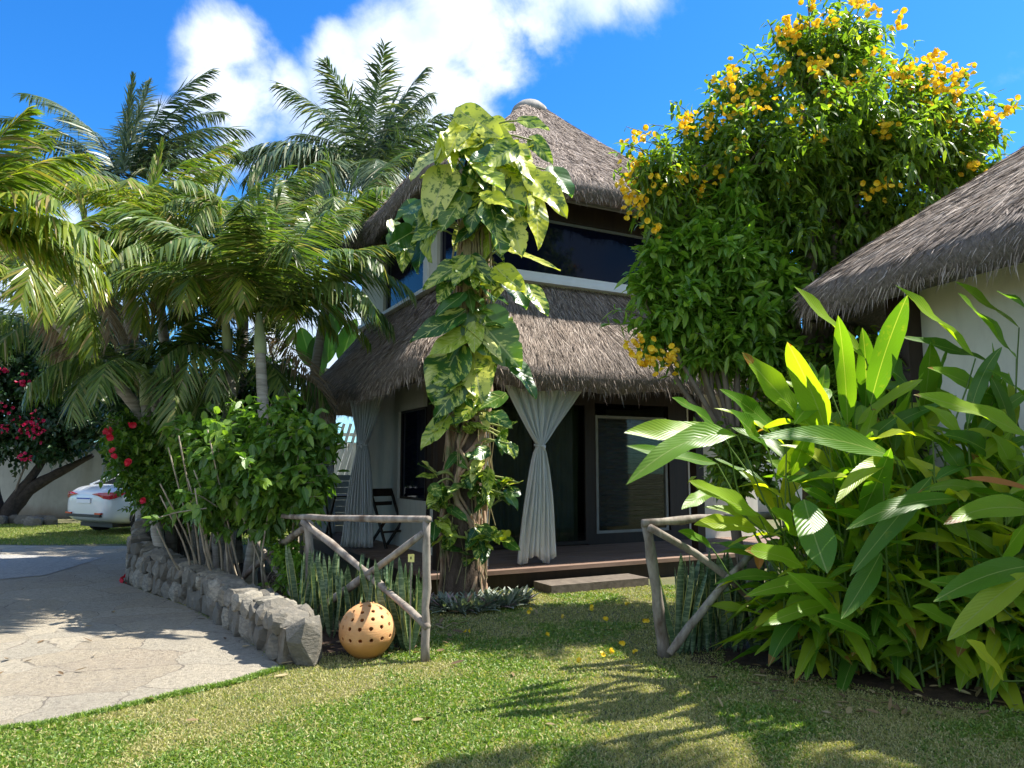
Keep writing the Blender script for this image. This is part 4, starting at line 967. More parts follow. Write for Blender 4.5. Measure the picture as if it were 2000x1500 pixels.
palm('areca_palm', 'green palm between the coconut palm and the tall pale trunk', gnd(380, 10.8), P(375, 590, 10.8), 17, 2.1, M_PALM, 8, plen=.5, pw=.036, npair=46, dead=2)
palm('areca_palm', 'green palm with drooping fronds beside the upper window', gnd(585, 12.5), P(655, 500, 12.2), 14, 1.9, M_PALM, 9, midp=P(610, 760, 12.4), plen=.55, pw=.038, npair=46, dead=0, el=(.3, 1.3), hero=((0, 52, 1.7, 1.6), (-15, 40, 1.6, 1.5), (-40, 55, 1.6, 1.6)))
palm('areca_palm', 'slim bright palm just left of the tall pale trunk', gnd(455, 9.6), P(445, 680, 9.7), 13, 1.9, M_PALMY, 17, plen=.45, pw=.034, npair=46, trunk_r=(.06, .05), el=(.5, 1.4), curve=(1.2, 1.9))
palm('areca_palm', 'bright palm rising behind the yellowish palms', gnd(350, 11.4), P(300, 500, 11.4), 14, 1.9, M_PALMY, 18, plen=.5, pw=.036, npair=46, el=(.3, 1.4), curve=(1.1, 1.9), midp=P(335, 800, 11.4))
palm('areca_palm', 'bright feathery palm directly behind the tall pale trunk', gnd(470, 11.6), P(480, 520, 11.6), 14, 1.9, M_PALM, 19, plen=.5, pw=.036, npair=46, el=(.4, 1.4), curve=(1.1, 1.9))
palm('areca_palm', 'shaded short palm low behind the shrubs', gnd(450, 10.2), P(452, 770, 10.2), 12, 1.6, M_PALM, 10, plen=.42, pw=.032, npair=40)
palm('areca_palm', 'bushy dark palm behind the red bougainvillea', gnd(345, 12.8), P(150, 700, 12.2), 14, 2.0, M_PALM, 13, midp=P(310, 880, 12.6), plen=.45, pw=.034, npair=40)
# palm beyond the right edge whose fronds shade the lawn
palm('garden_palm', 'tall leaning garden palm at the near end of the hut outside the picture', (6.5, .8, 0), (5.25, 3.2, 5.5), 20, 2.3, M_PALM, 15, plen=.65, pw=.055, npair=44, trunk_r=(.13, .09), el=(.1, 1.1), midp=(6.4, 1.7, 2.9))
# bamboo-like bare stems
rg = np.random.default_rng(2)
for k, (px, yt, D) in enumerate(((400, 735, 9.9), (428, 740, 9.6), (452, 745, 10.), (384, 760, 10.3), (322, 800, 9.9))):
    m = MB(); b0 = gnd(px+10, D); tp = P(px-6, yt-40, D); pts = interp([b0, (b0+tp)/2+rg.normal(size=3)*.03, tp], 18); tube(m, pts, np.linspace(.045, .032, 18)*(1+.1*(np.arange(18) % 2)), 8)
    single('palm_stem', m, M_PALE, ['pale slanting bare stem, first right of the leaning palm', 'thin pale bare stem in the middle of the stem row', 'thin pale bare stem nearest the tall pale trunk', 'greyish bare stem behind the slanting one', 'thin pale stem crossing the leaning palm trunk'][k], 'stem', b0, 'bare palm stems behind the shrub', smooth=True)

# ------------------------------------------------------------------ leafy trees and shrubs
def crown(mb, blobs, ncl, kl, Ln, W, T=T_SMALL, spread=.16, droop=.25, rg=RNG, shell=.45, down=.25, fold=.15, twigs=None, seedpts=None):
    vol = np.array([b[3]*b[4]*b[5] for b in blobs])**.72; cnt = np.maximum(3, (ncl*vol/vol.sum())).astype(int); tips = []
    for b, n in zip(blobs, cnt):
        c = np.array(b[:3]); r = np.array(b[3:6]); d = nrm(rg.normal(size=(n, 3)))
        rad = rg.random(n)**shell; lump = 1+.30*np.sin(d[:, 0]*7+b[0]*5)*np.cos(d[:, 2]*6+b[1])+.22*rg.normal(size=n).clip(-1, 1.6)*(rg.random(n) > .6)
        cc = c+d*r*(rad*lump)[:, None]; ax = nrm(d+rg.normal(size=(n, 3))*.45+np.array([0, 0, .25])); tips.append(np.hstack([cc, ax]))
        k = kl; P0 = np.repeat(cc, k, 0); A = np.repeat(ax, k, 0); t = rg.random((n*k, 1))
        pp = P0+A*(t-.5)*spread*2+rg.normal(size=(n*k, 3))*spread*.28
        dr = nrm(A*.55+rg.normal(size=(n*k, 3))*.75+np.array([0, 0, -down]))
        up = nrm(rg.normal(size=(n*k, 3))*.45+np.array([0, 0, 1.])+A*.3)
        leafset(mb, pp, dr, up, Ln*(.7+.6*rg.random(n*k)), W*(.75+.5*rg.random(n*k)), T, droop=droop*rg.random(n*k)*1.6, fold=fold)
    return np.concatenate(tips)
def limbs(mb, base, blobs, tips, r0, rg, ntw=60):
    base = np.array(base, float); hub = base*.55+np.mean([b[:3] for b in blobs], 0)*.45; hub[2] = max(base[2]+.25, min(hub[2], min(b[2] for b in blobs)))
    tube(mb, interp([base-np.array([0, 0, .03]), (base+hub)/2+rg.normal(size=3)*.05, hub], 10), np.linspace(r0, r0*.75, 10), 9)
    for b in blobs:
        c = np.array(b[:3]); tube(mb, interp([hub, (hub+c)/2+rg.normal(size=3)*.12, c], 9), np.linspace(r0*.6, r0*.2, 9), 6)
        d = np.linalg.norm(tips[:, :3]-c, axis=1); near = np.argsort(d)[:400]
        for q in rg.choice(near, min(len(near), max(4, ntw//len(blobs))), replace=False):
            tp = tips[q, :3]; tube(mb, interp([c, (c+tp)/2+rg.normal(size=3)*.06, tp], 5), np.linspace(r0*.17, r0*.05, 5), 4, cap=False)
def shoots(mc, mt, tips, n, ln, Ln, W, T, rg, zmin=-9., r=.008):
    c0 = tips[:, :3].mean(0); up = tips[tips[:, 2] > c0[2]+zmin]; d = np.linalg.norm((up[:, :3]-c0)*np.array([1, 1, 1.3]), axis=1)
    cand = up[np.argsort(-d)[:max(n*3, len(up)//3)]]
    for q in rg.choice(len(cand), min(n, len(cand)), replace=False):
        p0 = cand[q, :3]; o = nrm(p0-c0); d0 = nrm(o*.8+np.array([0, 0, .75])+rg.normal(size=3)*.3); l_ = ln*(.6+.8*rg.random())
        pts = interp([p0-d0*.1, p0+d0*l_*.55, p0+d0*l_+np.array([o[0]*.1, o[1]*.1, -.12*l_])], 9); tube(mt, pts, np.linspace(r, r*.4, 9), 4, cap=False)
        k = 16; i = rg.integers(1, 9, k); pp = pts[i]; ax = d0
        dr = nrm(rg.normal(size=(k, 3))*.8+ax*.5-np.array([0, 0, .15])); leafset(mc, pp, dr, nrm(rg.normal(size=(k, 3))*.4+np.array([0, 0, 1])), Ln*(.6+.6*rg.random(k)), W*(.6+.6*rg.random(k)), T, droop=.4*rg.random(k), fold=.15)
def bpx(px, py, D, rpx, rpy, rd=None):
    p = P(px, py, D); s = D/F; return (*p, rpx*s, rd if rd else rpx*s, rpy*s)
def blossoms(mb, pts, n_each, rad, size, rg, petals=5):
    for p in pts:
        n = n_each; c = p+rg.normal(size=(n, 3))*rad; ax = nrm(rg.normal(size=(n, 3))+np.array([0, -.6, .2]))
        for k in range(petals):
            s1 = nrm(np.cross(ax, [0.1, .3, 1.])); s2 = np.cross(ax, s1); a = k*2*pi/petals
            out = s1*math.cos(a)+s2*math.sin(a)
            leafset(mb, c, nrm(ax*.75+out*.75), -nrm(ax-out*.6), size, size*.8, T_PET, droop=.1)
def tree(name, label, cat, base, blobs, mat, ncl, kl, Ln, W, r0, seed, T=T_SMALL, fl=None, group=None, **kw):
    rg = np.random.default_rng(seed); th = thing(name, label, cat, base, group=group)
    mc = MB(); sh = kw.pop('sh', None); tips = crown(mc, blobs, ncl, kl, Ln, W, T, rg=rg, **kw); mt = MB()
    if sh: shoots(mc, mt, tips, sh[0], sh[1], Ln, W, T, rg)
    cr = mc.build('crown', mat, th)
    limbs(mt, base, blobs, tips, r0, rg); mt.build('trunk', M_BARK, th, smooth=True)
    if fl:
        mf = MB(); blossoms(mf, np.array(fl[0]), fl[1], fl[2], fl[3], rg); mf.build('blossoms', fl[4], th)
    return th, tips
# yellow flowering tree
DT = 7.95
bl = [bpx(1600, 300, DT, 190, 120), bpx(1480, 330, DT-.2, 130, 130), bpx(1720, 300, DT, 150, 120), bpx(1600, 140, DT, 95, 90), bpx(1660, 90, DT+.1, 65, 75), bpx(1560, 100, DT-.1, 45, 70),
      bpx(1830, 250, DT, 80, 85), bpx(1860, 330, DT, 75, 90), bpx(1400, 290, DT, 70, 90), bpx(1450, 190, DT, 75, 55), bpx(1300, 360, DT-.5, 62, 75), bpx(1265, 330, DT-.5, 30, 55), bpx(1370, 420, DT-.3, 80, 75),
      bpx(1520, 450, DT, 140, 110), bpx(1680, 430, DT+.2, 140, 110), bpx(1800, 420, DT, 90, 60), bpx(1480, 580, DT, 110, 90), bpx(1600, 560, DT+.3, 110, 90), bpx(1420, 680, DT-.2, 90, 50), bpx(1770, 170, DT, 45, 50), bpx(1930, 265, DT, 30, 25), bpx(1340, 330, DT-.3, 50, 60)]
flpx = [(1580, 12), (1540, 45), (1550, 65), (1600, 48), (1525, 75), (1530, 140), (1680, 8), (1710, 20), (1750, 35), (1710, 108), (1830, 110), (1840, 130), (1815, 125), (1855, 145), (1885, 142), (1820, 165), (1870, 190), (1650, 165), (1660, 175),
        (1500, 150), (1600, 130), (1610, 128), (1340, 230), (1345, 235), (1430, 155), (1400, 220), (1425, 215), (1435, 285), (1490, 245), (1730, 255), (1725, 250), (1735, 365), (1705, 368), (1945, 230), (1970, 218), (1875, 240), (1825, 232), (1860, 178), (1740, 145), (1780, 140), (1240, 270), (1260, 268),
        (1235, 330), (1250, 320), (1240, 350), (1225, 360), (1258, 370), (1225, 385), (1232, 405), (1250, 400), (1290, 355), (1320, 350), (1340, 352), (1365, 378), (1275, 445), (1410, 345), (1475, 180), (1560, 220), (1620, 200), (1690, 160)]
rgf = np.random.default_rng(44)
fpts = [P(x, y, DT-.55+rgf.normal()*.15) for x, y in flpx] + [P(x, y, 7.2) for x, y in ((1243, 665), (1240, 680), (1262, 700), (1302, 690), (1312, 705), (1275, 705))]
rgs = np.random.default_rng(9)
for b in bl:      # scattered blossoms over the crown surface
    for k in range(2 if b[2] > 4.6 else 0):
        d = nrm(rgs.normal(size=3)+np.array([0, -.8, .5])); fpts.append(np.array(b[:3])+d*np.array(b[3:6])*1.02)
th, tips = tree('flowering_tree', 'large tree covered in yellow trumpet blossoms between the house and the hut', 'tree', gnd(1560, 7.95), bl, M_TEC, 1800, 20, .12, .042, .11, 20, sh=(90, .38), spread=.14, fl=(fpts, 10, .055, .047, M_YEL), droop=.45, down=.35)
# brighter bush in front of it
bb = [bpx(1300, 500, 7.5, 45, 40), bpx(1345, 460, 7.5, 40, 40), bpx(1425, 430, 7.5, 42, 62), bpx(1440, 365, 7.5, 24, 34), bpx(1410, 520, 7.4, 70, 60), bpx(1280, 560, 7.5, 40, 38), bpx(1350, 600, 7.4, 70, 50), bpx(1450, 620, 7.5, 70, 70), bpx(1390, 680, 7.5, 70, 30), bpx(1290, 640, 7.5, 34, 36), bpx(1500, 540, 7.55, 50, 70), bpx(1500, 690, 7.55, 60, 45)]
tree('tall_shrub', 'bright green leafy shrub reaching over the veranda roof', 'shrub', gnd(1470, 7.5), bb, M_TECB, 720, 18, .155, .056, .06, 21, sh=(40, .32), T=T_OVAL, spread=.12, droop=.3, down=.05)
# bougainvillea
bo = [bpx(60, 720, 19.6, 90, 80), bpx(150, 760, 19.6, 90, 85), bpx(30, 830, 19.6, 90, 70), bpx(120, 850, 19.6, 80, 50), bpx(190, 700, 19.6, 70, 70), bpx(-60, 760, 19.6, 90, 120), bpx(15, 690, 19.6, 60, 55), bpx(210, 820, 19.6, 60, 50), bpx(230, 640, 19.6, 70, 60), bpx(110, 655, 19.6, 60, 40)]
rf = np.random.default_rng(4)
bf = [P(x, y, 18.2+rf.random()*.3) for x, y in ((50, 742), (58, 745), (42, 830), (55, 832), (75, 828), (72, 850), (5, 720), (50, 895), (10, 835), (8, 795), (150, 690), (130, 705), (200, 680), (62, 825))]
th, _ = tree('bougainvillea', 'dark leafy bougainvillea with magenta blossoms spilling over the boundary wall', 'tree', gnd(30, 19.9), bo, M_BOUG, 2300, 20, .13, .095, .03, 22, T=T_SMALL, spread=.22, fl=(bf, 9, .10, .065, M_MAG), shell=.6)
m = MB(); b0 = gnd(28, 19.9)
for q in (((-.2, 0, .0), (-.35, 0, .5), (-.6, .1, 1.2), (-1.1, .2, 2.2)), ((0, 0, 0), (.1, 0, .5), (.5, .1, 1.2), (.9, .3, 2.)), ((0.1, 0, 0.1), (-.4, .1, .35), (-1.0, .2, .8), (-1.6, .3, 1.8)), ((0, .1, .3), (.5, .1, .9), (1.3, .2, 1.4), (2., .3, 1.8))):
    tube(m, interp([b0+np.array(k) for k in q], 14), np.linspace(.22 if q[0][0] > -.1 else .28, .06, 14), 9, rough=.06)
o = m.build('trunk', mat_noise('dark_bark', (.03, .025, .02), (.07, .055, .045), 12, .9, .8, .02), th, smooth=True); o['label'] = 'thick gnarled dark trunk forking low above the ground'
# hibiscus bush
hb = [bpx(280, 890, 9.3, 62, 65), bpx(330, 860, 9.4, 60, 60), bpx(290, 945, 9.2, 32, 40), bpx(345, 950, 9.1, 55, 60), bpx(250, 845, 9.5, 38, 35), bpx(370, 900, 9.2, 55, 60), bpx(325, 985, 9.2, 30, 30)]
hf = [P(x, y, 8.75) for x, y in ((210, 842), (248, 905), (226, 886), (283, 972), (258, 828), (218, 848))]
tree('hibiscus_bush', 'green hibiscus bush with small red flowers above the tall end of the stone wall', 'bush', gnd(340, 9.9), hb, M_HIB, 850, 18, .075, .045, .03, 23, sh=(40, .25), spread=.10, fl=(hf, 2, .02, .06, M_RED))
# main broad leaf shrub
sb = [bpx(500, 880, 7.9, 90, 75), bpx(570, 870, 7.7, 66, 55), bpx(430, 900, 8.1, 60, 70), bpx(550, 950, 7.7, 90, 55), bpx(450, 960, 7.9, 75, 55), bpx(590, 930, 7.6, 45, 55), bpx(390, 860, 8.3, 40, 45), bpx(600, 820, 7.7, 18, 22), bpx(640, 838, 7.7, 22, 14), bpx(470, 822, 7.9, 26, 20), bpx(545, 812, 7.8, 30, 18), bpx(600, 985, 7.5, 24, 30), bpx(400, 930, 8.2, 30, 40), bpx(430, 1010, 8.0, 40, 30), bpx(520, 1010, 7.8, 45, 28)]
rgq = np.random.default_rng(31); th = thing('broadleaf_shrub', 'broad bright green shrub on thin pale stems behind the pole fence', 'shrub', gnd(500, 8.0))
mc = MB(); tips = crown(mc, sb, 430, 14, .115, .068, T_OVAL, spread=.12, rg=rgq, droop=.4, down=.3, fold=.1)
mt = MB(); tips_l = tips[tips[:, 0] < P(600, 900, 7.7)[0]]; shoots(mc, mt, tips_l, 60, .24, .12, .07, T_OVAL, rgq); mc.build('crown', M_SHRUB, th)
for k in range(22):
    q = tips[rgq.integers(len(tips))][:3]; x = 400+rgq.random()*220; b0 = gnd(x, 7.5+ (600-x)/400*1.6+rgq.random()*.4); q = q.copy(); q[0] = b0[0]+rgq.normal()*.15
    tube(mt, interp([b0, (b0+q)/2+rgq.normal(size=3)*.05, q], 8), np.linspace(.016, .007, 8), 5)
mt.build('stems', mat_noise('pale_stem', (.22, .18, .13), (.38, .33, .25), 12, .8, .3), th, smooth=True)
# small bushes / filler
tree('low_shrub', 'small yellow green shrub under the fence braces', 'shrub', gnd(565, 7.6), [bpx(580, 1120, 7.6, 28, 45), bpx(560, 1080, 7.7, 25, 35), bpx(590, 1180, 7.4, 20, 20), bpx(505, 1180, 7.5, 22, 25)], M_TECB, 150, 12, .06, .04, .01, 24, spread=.07)
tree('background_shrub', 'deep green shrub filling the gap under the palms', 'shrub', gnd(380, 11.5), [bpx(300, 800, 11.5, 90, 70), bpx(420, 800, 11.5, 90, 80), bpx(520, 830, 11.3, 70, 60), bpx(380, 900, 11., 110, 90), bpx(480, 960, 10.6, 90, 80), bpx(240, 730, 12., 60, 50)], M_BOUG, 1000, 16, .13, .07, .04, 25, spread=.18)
tree('background_shrub', 'dark shrub beyond the veranda between palm trunk and thatch', 'shrub', gnd(560, 13.5), [bpx(560, 860, 13.5, 60, 90), bpx(520, 760, 13.5, 60, 60), bpx(600, 900, 14, 40, 60)], M_TEC, 380, 16, .14, .07, .04, 26, spread=.18)
tree('background_shrub', 'low leafy bush under the flowering tree beside the hut', 'shrub', gnd(1600, 7.8), [bpx(1640, 700, 7.9, 70, 50), bpx(1560, 790, 7.6, 110, 90), bpx(1440, 900, 7.4, 60, 70), bpx(1650, 860, 7.4, 90, 100), bpx(1700, 760, 6.9, 60, 130), bpx(1740, 900, 6.6, 60, 120)], M_TEC, 650, 16, .12, .06, .03, 27, spread=.15)
# banana plant
th = thing('banana_plant', 'banana plant with upright leaves in the gap beside the house', 'plant', gnd(640, 15.0)); m = MB()
for px, py, dx, ln in ((640, 690, .05, 1.1), (610, 700, -.25, 1.0), (665, 690, .3, 1.1), (650, 640, .1, .9), (625, 720, -.1, 1.)):
    leafset(m, P(px, py+20, 15.), (dx, -.1, 1), (0, -1, .2), ln, .42, T_LONG, droop=.12, fold=.12)
m.build('leaves', M_BAN, th); m = MB(); tube(m, [gnd(640, 15.), P(640, 720, 15.)], [.13, .07], 8); m.build('stem', M_SHAFT, th, smooth=True)

# ------------------------------------------------------------------ ginger (big right plants)
rg = np.random.default_rng(77)
heroes = [((1420, 848), (1215, 835), 5.0, 50, .05), ((1440, 850), (1248, 962), 4.8, 58, -.30), ((1400, 905), (1230, 888), 5.2, 30, .0), ((1690, 700), (1550, 568), 5.1, 46, .02), ((1655, 830), (1650, 605), 5.1, 44, 0), ((1690, 800), (1700, 632), 5.3, 42, 0),
  ((1700, 790), (1755, 565), 5.0, 52, 0), ((1612, 840), (1552, 660), 4.9, 62, .02), ((1590, 840), (1433, 698), 5.0, 54, -.02), ((1530, 860), (1403, 738), 5.3, 38, -.03), ((1905, 700), (1742, 546), 4.7, 44, .0), ((1985, 700), (1872, 578), 4.9, 48, .0), ((2030, 620), (1945, 568), 4.8, 36, 0),
  ((1760, 900), (1462, 832), 4.6, 52, -.08), ((1482, 1008), (1345, 953), 4.9, 46, -.02), ((1570, 1108), (1448, 1078), 4.7, 44, -.10), ((1570, 975), (1600, 1112), 4.6, 74, -.02), ((1870, 975), (1655, 1035), 4.4, 40, -.12), ((2020, 860), (1775, 782), 4.4, 52, -.1), ((2030, 1000), (1828, 1005), 4.3, 46, -.1),
  ((1750, 895), (1625, 968), 4.7, 34, -.14), ((2020, 1105), (1843, 1198), 4.2, 50, -.14), ((2010, 1120), (1875, 1258), 4.1, 48, -.1), ((1480, 1035), (1350, 1018), 5.0, 40, -.04), ((1930, 705), (1760, 664), 5.2, 34, -.02), ((1980, 800), (1800, 700), 5.0, 44, -.03), ((1820, 930), (1690, 1122), 4.6, 42, -.06),
  ((1400, 835), (1308, 768), 5.4, 30, -.02), ((1720, 1080), (1662, 1212), 4.5, 42, -.03), ((1640, 1140), (1450, 1165), 4.8, 34, -.08), ((1990, 640), (1870, 560), 5.4, 40, 0), ((1780, 760), (1700, 700), 5.3, 60, -.1), ((1890, 1250), (1770, 1175), 4.5, 36, -.1), ((1650, 1230), (1530, 1090), 4.7, 30, -.04),
  ((1750, 1040), (1830, 960), 4.7, 40, -.05), ((1680, 1010), (1760, 870), 4.8, 46, -.02), ((1545, 930), (1600, 800), 5.2, 50, 0), ((1960, 1190), (1800, 1110), 4.4, 40, -.06), ((1930, 1130), (2010, 1000), 4.4, 44, 0), ((1500, 880), (1420, 800), 5.1, 44, -.05), ((1395, 960), (1340, 1000), 5.2, 30, -.1), ((1560, 1050), (1500, 985), 5.0, 46, -.05),
  ((1620, 760), (1560, 830), 5.2, 44, -.1), ((1800, 820), (1830, 660), 5.3, 46, 0), ((1900, 880), (1960, 730), 5.1, 50, 0), ((1950, 900), (1830, 830), 4.8, 46, -.08), ((1620, 1180), (1500, 1240), 4.7, 30, -.1), ((1700, 1250), (1590, 1190), 4.6, 28, -.05), ((1960, 1330), (1880, 1230), 4.2, 32, -.05), ((1390, 1070), (1320, 1040), 5.3, 24, -.1)]
M_GSTEM = mat_noise('ginger_stem', (.06, .12, .02), (.13, .20, .04), 5, .5, .1)
clumps = [('broad_leaved_plant', 'tall ginger plant with long arching leaves nearest the pole fence', gnd(1610, 5.5), (1200, 1580)),
          ('broad_leaved_plant', 'bushiest ginger plant with tall upright leaves in front of the hut corner', gnd(1760, 5.45), (1580, 1790)),
          ('broad_leaved_plant', 'ginger plant with a brown curled leaf in front of the cream hut wall', gnd(1930, 5.1), (1790, 2300))]
for ci, (nm, lab, b0, (xa, xb)) in enumerate(clumps):
    th = thing(nm, lab, 'plant', b0, group='ginger plants before the hut'); ml, ms = MB(), MB()
    for (a, t_, D, wpx, sag) in heroes:
        if not (xa <= a[0] < xb): continue
        A = P(*a, D+.25); B = P(*t_, D-.12+rg.normal()*.05); d = B-A; ln = np.linalg.norm(d); d /= ln; drp = max(0, -sag)*1.6+.04
        d0 = d+np.array([0, 0, drp]); sidev = rg.normal()*.25
        up = nrm(np.array([rg.normal()*.25, -.8, .6])) if abs(d[2]) < .75 else nrm(np.array([rg.normal()*.5, -1, .25]))
        leafset(ml, A, d0, up, ln, wpx*D/F*1.12, T_LONGF, droop=drp, fold=.13) if False else leafset(ml, A, d0, up, ln, wpx*D/F*.98, T_LONG, droop=drp, fold=.14, wave=.16)
        tube(ms, interp([A, (A+b0*np.array([1, 1, 0]))/2+np.array([rg.normal()*.12, 0, A[2]*.08]), b0+rg.normal(size=3)*np.array([.25, .15, 0])], 10), np.linspace(.005, .010, 10), 5, cap=False)
    # tall upright shoots with broad leaves facing the light
    for k in range(12):
        bp = b0+np.array([(rg.random()-.35)*.8, (rg.random()-.25)*.7, 0]); h = 1.15+.75*rg.random(); az = rg.random()*6.28; lean = .12+.25*rg.random()
        tp = bp+np.array([math.cos(az)*lean*h, -abs(math.sin(az))*lean*h*.5, h]); q = interp([bp, (bp+tp)/2+np.array([0, 0, .08]), tp], 12); tube(ms, q, np.linspace(.010, .006, 12), 5, cap=False)
        for j in range(9):
            t_ = .45+.55*j/8; p = q[int(t_*11)]; a2 = az+(pi/2 if j % 2 else -pi/2)+rg.normal()*.5; e = .55+.95*t_*rg.random()
            d = np.array([math.cos(a2)*math.cos(e), math.sin(a2)*math.cos(e)*.7, math.sin(e)])
            leafset(ml, p, d, nrm(np.array([rg.normal()*.3+.2, -.7, .7])), .48+.32*rg.random(), .085+.05*rg.random(), T_LONG, droop=.10+.35*rg.random(), fold=.14, curl=-.05, wave=.2)
    # canes with alternate leaves
    for k in range(40):
        r_ = rg.random(2); bp = b0+np.array([(r_[0]-.5)*.8, (r_[1]-.4)*.9, 0]); h = .7+1.1*rg.random(); az = rg.random()*6.28; lean = .1+.35*rg.random()
        if k >= 15: h = .35+.5*rg.random(); bp = b0+np.array([(rg.random()-.45)*1.0, -.12+rg.random()*.4, 0]); lean = .35
        if bp[0] < 1.95: bp[0] = 1.95+rg.random()*.3
        tp = bp+np.array([math.cos(az)*lean*h, math.sin(az)*lean*h*.6-.1*h, h]); q = interp([bp, (bp+tp)/2+np.array([0, 0, .08]), tp], 12); tube(ms, q, np.linspace(.009, .005, 12), 5, cap=False)
        nl = 9 if k < 15 else 7
        for j in range(nl):
            tt_ = .25+.75*j/(nl-1); p = q[min(11, int(tt_*11))]; sg = 1 if j % 2 else -1; a2 = az+sg*(pi/2)+rg.normal()*.35; e = .25+.75*tt_*rg.random()
            if k >= 15: e *= .5
            d = np.array([math.cos(a2)*math.cos(e), math.sin(a2)*math.cos(e), math.sin(e)])
            leafset(ml, p, d, (rg.normal()*.2, rg.normal()*.2, 1), (.40+.30*rg.random())*(1 if k < 15 else .8), .085+.055*rg.random(), T_LONG, droop=.25+.4*rg.random(), fold=.14, wave=.2)
    ml.build('leaves', M_GING, th, smooth=True); ms.build('stems', M_GSTEM, th, smooth=True)
    if ci == 2:
        m = MB(); leafset(m, P(2020, 960, 4.5), P(1862, 922, 4.4)-P(2020, 960, 4.5), (0, -.6, .8), .5, .07, T_LONG, droop=.05, fold=.3); m.build('dead_leaf', M_DEAD, th)
    if ci == 0:
        m = MB(); leafset(m, P(1480, 1060, 4.9), (0, 0, -1), (.1, -1, 0), .17, .07, T_LONG, fold=.2); m.build('dead_leaf', M_DEAD, th)

# ------------------------------------------------------------------ giant pothos climbing a trunk
DV = 8.15
vb = gnd(908, DV)
vine = thing('pothos_vine', 'giant variegated pothos climbing a tall trunk in front of the house', 'climbing plant', vb)
tp = [vb, P(905, 1000, DV), P(915, 850, DV), P(925, 700, DV), P(930, 560, DV), P(925, 430, DV), P(920, 300, DV)]
tc_ = interp(tp, 30); m = MB(); tube(m, tc_, np.interp(np.linspace(0, 1, 30), [0, .1, .4, .7, 1], [.24, .18, .155, .13, .07]), 14, rough=.09)
m.build('trunk', mat_noise('vine_bark', (.05, .035, .025), (.15, .11, .08), 18, .95, 1., .03, stretch=(1, 1, .3)), vine, smooth=True)
rg = np.random.default_rng(19); m = MB()
for k in range(26):
    ph = rg.random()*6.28; fz = (1.2*rg.random()-.5)*1.6; z1 = .45+.55*rg.random(); q = []
    for i in range(16):
        f = i/15*z1; c = tc_[int(f*29)]; r = (.21-.05*f)*(1+.24*math.sin(i*.8+k*1.7)); a = ph+fz*f*4+.75*math.sin(i*.9+k*2.1); q.append(c+np.array([math.cos(a)*r, math.sin(a)*r, 0]))
    tube(m, interp(q, 34), np.linspace(.028, .018, 34)*(.6+.7*rg.random()), 7)
m.build('vine_stems', mat_noise('vine_stem', (.24, .14, .08), (.44, .32, .22), 10, .8, .5, stain=((.12, .15, .05), 5)), vine, smooth=True)
m = MB()
for k in range(70):
    a = rg.random()*6.28; c = tc_[rg.integers(0, 14)]; p = c+np.array([math.cos(a)*.24, math.sin(a)*.24, 0]); ln = .3+.6*rg.random(); ln = min(ln, p[2])
    tube(m, interp([p, p+np.array([rg.normal()*.03, rg.normal()*.03, -ln/2]), p+np.array([rg.normal()*.04, rg.normal()*.04, -ln])], 6), .005, 4, cap=False)
for k in range(18):
    c = P(918+rg.normal()*12, 430, DV-.2); tube(m, interp([c, c+np.array([rg.normal()*.05, -.03, -.6]), c+np.array([rg.normal()*.06, 0, -1.2-rg.random()])], 8), .012, 5, cap=False)
m.build('hanging_roots', mat_noise('root', (.16, .13, .07), (.30, .26, .12), 10, .9, .3), vine)
def heart_leaf(mb, base, tip, width, rg, droop=.1, face=None, wave=.06, split=0, cup=.1):
    base = np.array(base, float); tip = np.array(tip, float); d = tip-base; ln = np.linalg.norm(d); d /= ln
    up = nrm(np.array(face if face is not None else [rg.normal()*.35+.15, -.85, .5])); side = nrm(np.cross(d, up)); n = np.cross(side, d)
    nt_, nc = 17, 9; ts = np.linspace(0, 1, nt_); V = []; UV = []
    ph = rg.random()*6
    for i, t in enumerate(ts):
        hw = .5*math.sin(pi*min(1, (t*1.0)**.62))**.75*(1-.08*t) if 0 < t < 1 else 0.0
        if t < .5: back = (1-t/.5)
        for j in range(nc):
            s = (j-(nc-1)/2)/((nc-1)/2)       # -1..1
            w_ = hw
            if split and abs(s) > .7: w_ *= 1-.22*max(0, math.sin(t*pi*split+ph+(s > 0)*1.3))**6
            tt_ = t - .17*(abs(s)**1.5)*(1-t)**2     # heart lobes pull back past the stalk
            x = s*w_*width; y = tt_*ln
            z = abs(s)*cup*width - droop*ln*t*t + wave*width*math.sin(t*11+ph+s*1.5)*abs(s)
            V.append(base+d*y+side*x+n*z); UV.append(((s*w_)+.5, t))
    F_ = np.array([[i*nc+j, i*nc+j+1, (i+1)*nc+j+1, (i+1)*nc+j] for i in range(nt_-1) for j in range(nc-1)])
    mb.add(V, F_, UV)
mg, my, mp = MB(), MB(), MB()
def vleaf(a, b, w_, D=DV-.35, yellow=False, **kw):
    A = P(*a, D+.1); B = P(*b, D-.1); heart_leaf(my if yellow else mg, A, B, w_*DV/F*1.02, rg, **kw)
    i = int(np.argmin(np.abs(tc_[:, 2]-(A[2]-.15)))); c = tc_[i]; tube(mp, interp([A, (A+c)/2+np.array([0, -.05, .12]), c], 8), .011, 5, cap=False)
